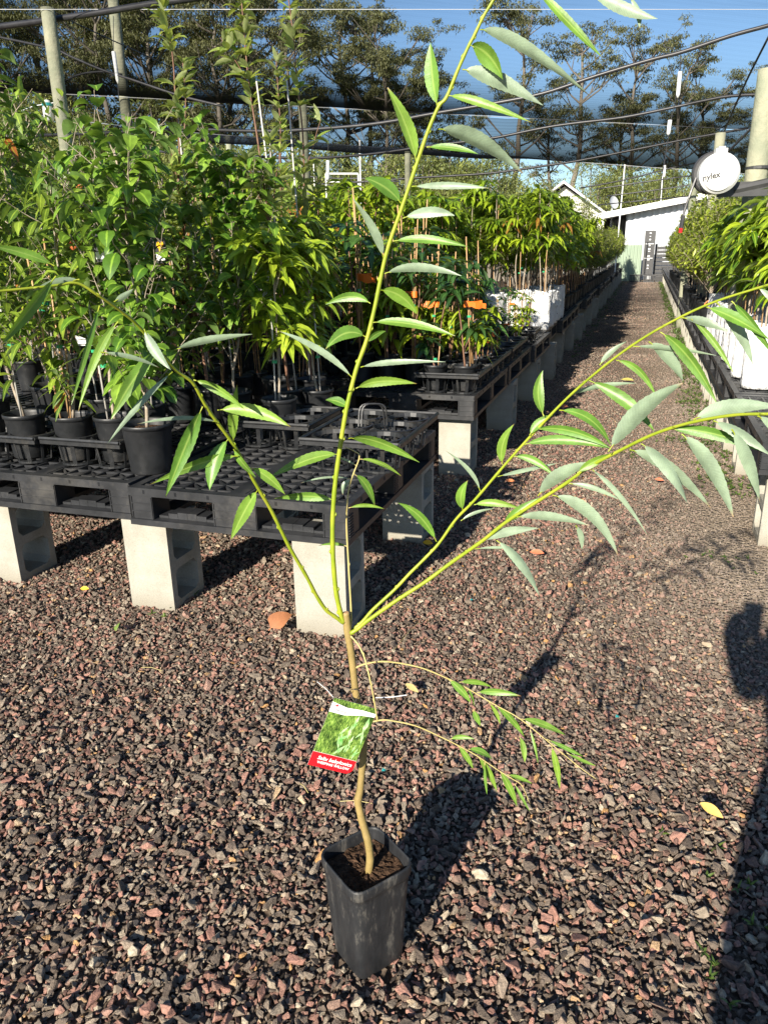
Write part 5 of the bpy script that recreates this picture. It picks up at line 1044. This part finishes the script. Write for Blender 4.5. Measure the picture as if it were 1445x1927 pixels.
# ------------------------------------------------------------------ shed, house, fence
def corr(x0, x1, y, zb, zt, pitch=.22, dep=.05):
    n = int((x1-x0)/pitch*4); xs = np.linspace(x0, x1, n+1); V = []
    for i, x in enumerate(xs): dy = dep*(0, 1, 1, 0)[i % 4]; V += [(x, y-dy, zb(x) if callable(zb) else zb), (x, y-dy, zt(x) if callable(zt) else zt)]
    return mesh('cladding', V, [(2*i, 2*i+2, 2*i+3, 2*i+1) for i in range(n)])
def buildings():
    wm = simple('painted_iron', (.50, .53, .56), (.62, .64, .66), .8, .45); rf = simple('roof_iron', (.36, .38, .40), (.5, .52, .53), 1.2, .5); dkm = simple('painted_carport_shade', (.10, .11, .12), (.16, .17, .18), 2, .7); cream = simple('cream_wall', (.66, .66, .58), (.74, .73, .66), 1, .7)
    t = thing('corrugated_shed', 'long white corrugated iron shed with a low gable at the end of the path', 'shed'); Y = 33.0
    xl, xr = aty(1180, 400, Y)[0], aty(1560, 400, Y)[0]; xa, za = aty(1362, 362, Y)[0], aty(1362, 362, Y)[2]; xL, zL = aty(1181, 397, Y)[0], aty(1181, 397, Y)[2]
    sl = (za-zL)/(xa-xL); top = lambda x: za-sl*abs(x-xa)-.05
    part('wall', corr(xl, xr, Y, .0, top), wm, t)
    m = MB(); m.box(xl-.02, xl+.02, Y+.02, Y+12, 0, top(xl)); part('side_wall', m.mesh('side_wall'), wm, t)
    x0 = aty(1128, 405, Y)[0]; z0 = za-sl*(xa-x0)
    for (a, za_, b, zb_) in ((x0, z0, xa, za), (xa, za, xr+1, za-sl*(xr+1-xa))):
        m = MB(); V = [(a, Y-.5, za_), (b, Y-.5, zb_), (b, Y+13, zb_), (a, Y+13, za_)]; V += [(x, y, z+.07) for x, y, z in V]; m.add(V, [(0, 3, 2, 1), (4, 5, 6, 7), (0, 1, 5, 4), (1, 2, 6, 5), (2, 3, 7, 6), (3, 0, 4, 7)]); part('roof', m.mesh('roof'), rf, t)
        m = MB(); V = [(a, Y-.53, za_-.12), (b, Y-.53, zb_-.12), (b, Y-.53, zb_+.10), (a, Y-.53, za_+.10)]; V += [(x, y+.026, z) for x, y, z in V]; m.add(V, [(0, 1, 2, 3), (7, 6, 5, 4), (0, 4, 5, 1), (3, 2, 6, 7)]); part('fascia', m.mesh('fascia'), MT['white'], t)
    m = MB(); m.box(x0+.2, xl-.05, Y+4, Y+4.1, 0, z0); part('carport_shade_sheet', m.mesh('carport_shade_sheet'), dkm, t)  # dark sheet stands in for the shade under the open carport eave
    t = thing('house', 'pale house with white gable trim behind the mango tops left of the shed', 'house'); Y = 37.
    P = [aty(x, y, Y) for x, y in ((1030, 352), (1062, 346), (1137, 400))]; m = MB()
    zt = P[1][2]; xa = P[1][0]; x1 = P[2][0]; z1 = P[2][2]; x0 = xa-(x1-xa); 
    m.add([(x0, Y, 0), (x1, Y, 0), (x1, Y, z1-.05), (xa, Y, zt-.1), (x0, Y, z1-.05)], [(0, 1, 2, 3, 4)]); m.box(x0, x0+.1, Y+.01, Y+8, 0, z1-.05); m.box(x1-.1, x1, Y+.01, Y+8, 0, z1-.05); part('wall', m.mesh('wall'), cream, t)
    for a, za_, b, zb_ in ((x0-.4, z1-.3, xa, zt), (xa, zt, x1+.3, z1-.25)):
        m = MB(); V = [(a, Y-.5, za_), (b, Y-.5, zb_), (b, Y+9, zb_), (a, Y+9, za_)]; V += [(x, y, z+.10) for x, y, z in V]; m.add(V, [(0, 3, 2, 1), (4, 5, 6, 7), (0, 1, 5, 4), (1, 2, 6, 5), (2, 3, 7, 6), (3, 0, 4, 7)]); part('roof', m.mesh('roof'), MT['white'], t)
    m = MB(); m.box(xa-.9, xa+.6, Y-.03, Y-.005, z1-1.3, z1-.5); w_ = part('window', m.mesh('window'), MT['dark'], t); m = MB(); m.box(xa-.95, xa+.65, Y-.05, Y-.031, z1-1.36, z1-1.30); m.box(xa-.18, xa-.12, Y-.05, Y-.031, z1-1.299, z1-.5); part('frame', m.mesh('frame'), MT['white'], w_)
    c = aty(1152, 382, 34.5); t = thing('satellite_dish', 'grey satellite dish beside the shed roof', 'dish', tuple(c)); m = MB(); m.lathe([(.02, 0), (.2, .02), (.36, .08), (.45, .15)], 20); d = part('dish', m.mesh('dish', True), rf, t); d.rotation_euler = (R(75), 0, R(50)); d.scale = (.55, .55, .55); m = MB(); m.tube([(0, 0, -.9), (0, 0, 0)], .03, 6); part('mast', m.mesh('mast'), rf, t)
    # fences and sign at the end of the path
    t = thing('corrugated_fence', 'green corrugated fence panel left of the dark sign', 'fence'); part('panel', corr(aty(1150, 480, 31.6)[0], aty(1207, 480, 31.6)[0], 31.6, .0, aty(1200, 461, 31.6)[2], .12, .02), simple('green_iron', (.20, .27, .19), (.27, .34, .25), 1, .5), t)
    m = MB(); z = aty(1200, 461, 31.6)[2]; m.box(aty(1150, 480, 31.6)[0], aty(1207, 480, 31.6)[0], 31.61, 31.66, z-.06, z+.02); part('rail', m.mesh('rail'), rf, t)
    t = thing('slat_fence', 'dark slatted fence right of the tall sign', 'fence'); x0, x1 = aty(1229, 500, 31.5)[0], aty(1300, 500, 31.5)[0]; zt = aty(1240, 459, 31.5)[2]; m = MB(); zz = .02
    while zz < zt-.1: m.box(x0, x1, 31.5, 31.53, zz, zz+.11); zz += .135
    part('slats', m.mesh('slats'), MT['dark'], t); m = MB(); m.box(x0, x0+.08, 31.54, 31.62, 0, zt); m.box(x1-.08, x1, 31.54, 31.62, 0, zt); part('post', m.mesh('post'), MT['dark'], t)
    t = thing('height_board', 'tall black board with a column of white lettering at the end of the path', 'sign'); x0, x1 = aty(1210, 480, 31)[0], aty(1230, 480, 31)[0]; z0, zt = aty(1220, 518, 31)[2], aty(1220, 434, 31)[2]
    m = MB(); m.box(x0, x1, 31, 31.05, z0, zt); part('board', m.mesh('board'), MT['dark'], t); m = MB(); rr = random.Random(3); z = zt-.10; xc = (x0+x1)/2
    while z > z0+.15:
        if rr.random() < .8:
            w_ = rr.uniform(.04, .09); m.box(xc-w_/2, xc+w_/2, 30.992, 30.998, z, z+rr.uniform(.02, .045))
        z -= rr.uniform(.07, .13)
    for f in (.30, .62): z = zt-(zt-z0)*f; m.box(xc-.14, xc+.14, 30.992, 30.998, z, z+.02)
    part('lettering', m.mesh('lettering'), MT['print_white'], t)
    gc = 'black crates at the end of the path'
    for k, (p0, p1, yy) in enumerate([((1183, 530), (1208, 517), 30.4), ((1209, 530), (1231, 517), 30.2), ((1232, 530), (1248, 519), 30.5)]):
        a, b = aty(*p0, yy), aty(*p1, yy); m = MB(); z1 = b[2]; m.box(a[0], b[0], yy, yy+.4, 0, .04)
        for i in range(8): x = a[0]+(b[0]-a[0])*(i+.1)/8; m.box(x, x+(b[0]-a[0])/14, yy-.001, yy+.4, .041, z1-.04)
        m.box(a[0], b[0], yy-.004, yy+.405, z1-.039, z1); tag(link('crate', m.mesh('crate'), MT['dark']), ['left black crate at the end of the path', 'black crate under the tall board', 'right black crate at the end of the path'][k], 'crate', gc)
    p = aty(1301, 553, 11.9); m = MB(); m.lathe([(.05, 0), (.065, .01), (.08, .13), (.085, .13), (.085, .14), (.075, .14), (.062, .02)], 4, cap0=True); t = thing('orange_basket', 'small orange basket on the right bench before the white bags', 'basket', (.66, 8.9, .5)); part('bin', m.mesh('bin'), MT['orange'], t); m = MB(); m.tube(smooth_path([(-.055, 0, .14), (-.05, 0, .20), (0, 0, .24), (.05, 0, .20), (.055, 0, .14)], 4), .006, 6); part('handle', m.mesh('handle'), MT['orange'], t)
buildings()

# ------------------------------------------------------------------ far trees
def gum(seed, dense=1.0, narrow=1.0):
    r = random.Random(seed); st = MB(); lv = Leaves(); H = 1.0
    main = [np.array([0, 0, 0.])]
    for i in range(8): main.append(main[-1]+np.array([r.gauss(0, .012), r.gauss(0, .012), H*.9/8]))
    main = np.array(main); st.tube(smooth_path(main, 3), np.linspace(.016, .004, 25), 7)
    ends = []
    for i in range(int(20*dense)):
        t = r.uniform(.32, 1)**.8; k = t*8; b = main[min(7, int(k))]+(main[min(8, int(k)+1)]-main[min(7, int(k))])*(k % 1); a = r.uniform(0, 6.28); L = r.uniform(.08, .20)*(1.25-.6*t)*narrow
        e = b+np.array([math.cos(a)*L, math.sin(a)*L, L*r.uniform(.4, 1.2)]); mid = (b+e)/2+np.array([0, 0, -.012]); st.tube([b, mid, e], [.0045, .003, .0015], 5, False); ends.append((e, L))
        for _ in range(r.randint(1, 3)): e2 = e+np.array([r.gauss(0, .04), r.gauss(0, .04), r.uniform(-.01, .05)]); st.tube([mid, e2], [.0022, .0008], 4, False); ends.append((e2, L))
    ends.append((main[-1], .1))
    for e, L in ends:
        for q in range(r.randint(2, 3)):
            c = e+np.array([r.gauss(0, .022), r.gauss(0, .022), r.gauss(0, .012)]); rad = r.uniform(.018, .035); ti = r.uniform(.1, .8)
            for _ in range(int(72*dense)):
                d = np.array([r.gauss(0, 1), r.gauss(0, 1), r.gauss(0, .5)]); p = c+d/np.linalg.norm(d)*rad*r.uniform(.3, 1)*np.array([1.3, 1.3, .7])
                lv.add(p, (r.uniform(-1, 1), r.uniform(-1, 1), r.uniform(-1.2, .6)), r.uniform(.009, .017), r.uniform(.0035, .006), .5, min(.9, max(0, ti+r.gauss(0, .15)+.25*d[2]*.5)))
    return st.mesh('trunk', True), lv.mesh('crown', 'lance', 2, .2)
def scrub(seed):
    r = random.Random(seed); st = MB(); lv = Leaves()
    for i in range(26):
        a = r.uniform(0, 6.28); R_ = .45*math.sqrt(r.random()); e = np.array([R_*math.cos(a), R_*math.sin(a), r.uniform(.35, 1)*(1-.5*R_)]); b = np.array([R_*.3*math.cos(a), R_*.3*math.sin(a), 0]); st.tube([b, (b+e)/2+np.array([0, 0, .05]), e], [.012, .007, .003], 5, False); ti = r.uniform(0, .7)
        for _ in range(240):
            d = np.array([r.gauss(0, 1), r.gauss(0, 1), r.gauss(0, .9)]); p = e+d/np.linalg.norm(d)*.13*r.uniform(.2, 1); p[2] = max(.02, p[2]); lv.add(p, (r.uniform(-1, 1), r.uniform(-1, 1), r.uniform(-1, .8)), r.uniform(.018, .036), r.uniform(.008, .013), .5, min(.9, max(0, ti+r.gauss(0, .15)+.2*d[2]*.5)))
    return st.mesh('stem', True), lv.mesh('crown', 'lance', 2, .2)
def forest():
    bark = simple('gum_bark', (.10, .085, .07), (.24, .21, .17), 3, .9, .4, .02)
    vs = [gum(1), gum(2, .85, .8), gum(3, 1.1, 1.1), gum(4, .9, 1.0), gum(5, 1.5, 1.3)]; protos = {}
    gg = 'tall gum trees standing behind the nursery'
    T = [(-140, -30, 32, 0), (-70, -60, 34, 2), (0, -40, 31, 1), (50, -20, 38, 3), (110, -60, 35, 4), (175, -30, 33, 0), (240, -60, 40, 2), (310, -20, 36, 4), (370, 10, 34, 1), (430, 30, 41, 3), (490, -10, 37, 4), (545, 60, 35, 0), (640, 28, 44, 2), (690, 55, 43, 0), (745, 100, 40, 4), (790, 150, 44, 4), (850, 215, 50, 1), (980, 42, 46, 0), (1035, 190, 50, 1), (1092, 62, 47, 3), (1160, 190, 52, 2), (1205, 95, 48, 0), (1285, 105, 46, 3), (1350, 170, 52, 4), (1420, 230, 54, 1), (1480, 170, 50, 2), (1560, 120, 46, 0)]
    for i, (px, py, y, v) in enumerate(T):
        p = aty(px, py, y); H = p[2]; lab = 'dark dense gum tree in the crowded stand at the upper left' if px < 560 else 'gum tree in the stand left of the willow top' if px < 800 else 'open crowned tall gum right of the willow stem' if px == 980 else 'second tall gum with separate leaf clumps, right of the open crowned one' if px == 1092 else 'gum tree in the right hand stand above the shed' if px > 1140 else 'low gum between the two open crowned ones'
        if v not in protos:
            t = thing('gum_tree', lab, 'tree', group=gg); part('trunk', vs[v][0], bark, t); part('crown', vs[v][1], MT['gum_leaf'], t); protos[v] = t
        else: t = dup(protos[v], (0, 0, 0), 0, lab, gg)
        t.location = (p[0], y, 0); t.rotation_euler[2] = rnd(0, 6.28); t.scale = (H*1.1, H*1.1, H*1.05)
    sv = [scrub(20), scrub(21), scrub(22)]; pr = {}; gs = 'scrubby trees along the back of the nursery'
    for i in range(56):
        px = -260+34*i+rnd(-12, 12); y = rnd(27, 34) if i % 2 else rnd(36, 44)
        top = (190 if px < 330 else 265)+rnd(-35, 35) if px < 960 else 350 if px < 1075 else 310+rnd(-20, 15)
        if 1090 < px < 1440: y = rnd(40, 47)
        p = aty(px, top, y); H = p[2]; v = i % 3
        lab = 'sunny scrubby tree under the net edge behind the left rows' if px < 960 else 'low scrubby tree where the sky shows under the net' if px < 1075 else 'scrubby tree behind the white shed'
        if v not in pr:
            t = thing('scrub_tree', lab, 'tree', group=gs); part('stem', sv[v][0], bark, t); part('crown', sv[v][1], MT['wood_leaf'], t); pr[v] = t
        else: t = dup(pr[v], (0, 0, 0), 0, lab, gs)
        t.location = (p[0], y, 0); t.rotation_euler[2] = rnd(0, 6.28); t.scale = (H*1.15, H*1.15, H)
forest()

# ------------------------------------------------------------------ the photographer behind the lens (throws the shadow at the right)
def person():
    J = {}; V = []; E = []; Rr = []
    def j(n, p, r, par=None):
        J[n] = len(V); V.append(p); Rr.append(r)
        if par: E.append((J[par], J[n]))
    cx, cy = .155, -.36
    j('pelvis', (cx, cy, .88), .135); j('waist', (cx, cy, 1.0), .115, 'pelvis'); j('chest', (cx, cy+.01, 1.18), .145, 'waist'); j('neck0', (cx, cy, 1.34), .075, 'chest'); j('neck', (cx, cy+.01, 1.40), .052, 'neck0'); j('head', (cx-.01, cy+.03, 1.48), .082, 'neck'); j('crown', (cx-.01, cy+.02, 1.57), .075, 'head'); j('nose', (cx-.015, cy+.115, 1.49), .014, 'head')
    for s, hx in ((-1, (-.045, -.035, 1.25)), (1, (.065, -.045, 1.22))):
        n = 'L' if s < 0 else 'R'
        j(n+'sh', (cx+s*.17, cy, 1.30), .062, 'chest'); el = (.0, -.20, 1.10) if s < 0 else (.22, -.12, 1.08)
        j(n+'el', el, .052, n+'sh'); j(n+'wr', (hx[0]+s*.02, hx[1]-.05, hx[2]-.07), .040, n+'el'); j(n+'pa', hx, .038, n+'wr')
        for k in range(4):
            b = (hx[0]+s*.012, hx[1]-.005, hx[2]+.012*(k-1)); j(f'{n}f{k}', b, .010, n+'pa'); j(f'{n}g{k}', (b[0]-s*.018, b[1]-.030, b[2]+.012), .008, f'{n}f{k}'); j(f'{n}h{k}', (b[0]-s*.036, b[1]-.024, b[2]+.014), .007, f'{n}g{k}')
        j(n+'t1', (hx[0]-s*.008, hx[1]-.03, hx[2]+.0), .011, n+'wr'); j(n+'t2', (hx[0]-s*.03, hx[1]-.04, hx[2]+.03), .009, n+'t1')
        j(n+'hip', (cx+s*.095, cy, .80), .10, 'pelvis'); j(n+'kn', (cx+s*.12, cy+.03, .45), .062, n+'hip'); j(n+'an', (cx+s*.13, cy, .09), .040, n+'kn'); j(n+'to', (cx+s*.15, cy+.16, .045), .036, n+'an')
    me = bpy.data.meshes.new('person'); me.from_pydata(V, E, []); o = bpy.data.objects.new('person', me); SC.collection.objects.link(o); o.modifiers.new('skin', 'SKIN')
    for i, r in enumerate(Rr): me.skin_vertices[0].data[i].radius = (r, r)
    me.skin_vertices[0].data[0].use_root = True
    ss = o.modifiers.new('subd', 'SUBSURF'); ss.levels = 2; ss.render_levels = 2
    m = simple('work_clothes', (.05, .07, .11), (.08, .10, .15), 20, .9); me.materials.append(m)
    tag(o, 'person standing behind the lens holding up a phone, casting the long shadow', 'person')
    hb = MB(); hb.lathe([(.16, 1.560), (.155, 1.568), (.096, 1.572), (.092, 1.62), (.06, 1.665), (.001, 1.675)], 28, (cx-.01, cy+.02)); part('hat', hb.mesh('hat', True), MT['dark'], o)
    ph = MB(); ph.box(-.036, .036, -.030, -.021, 1.175, 1.318); tag(link('phone', ph.mesh('phone'), MT['dark']), 'dark phone held up in both hands of the person', 'phone')
person()
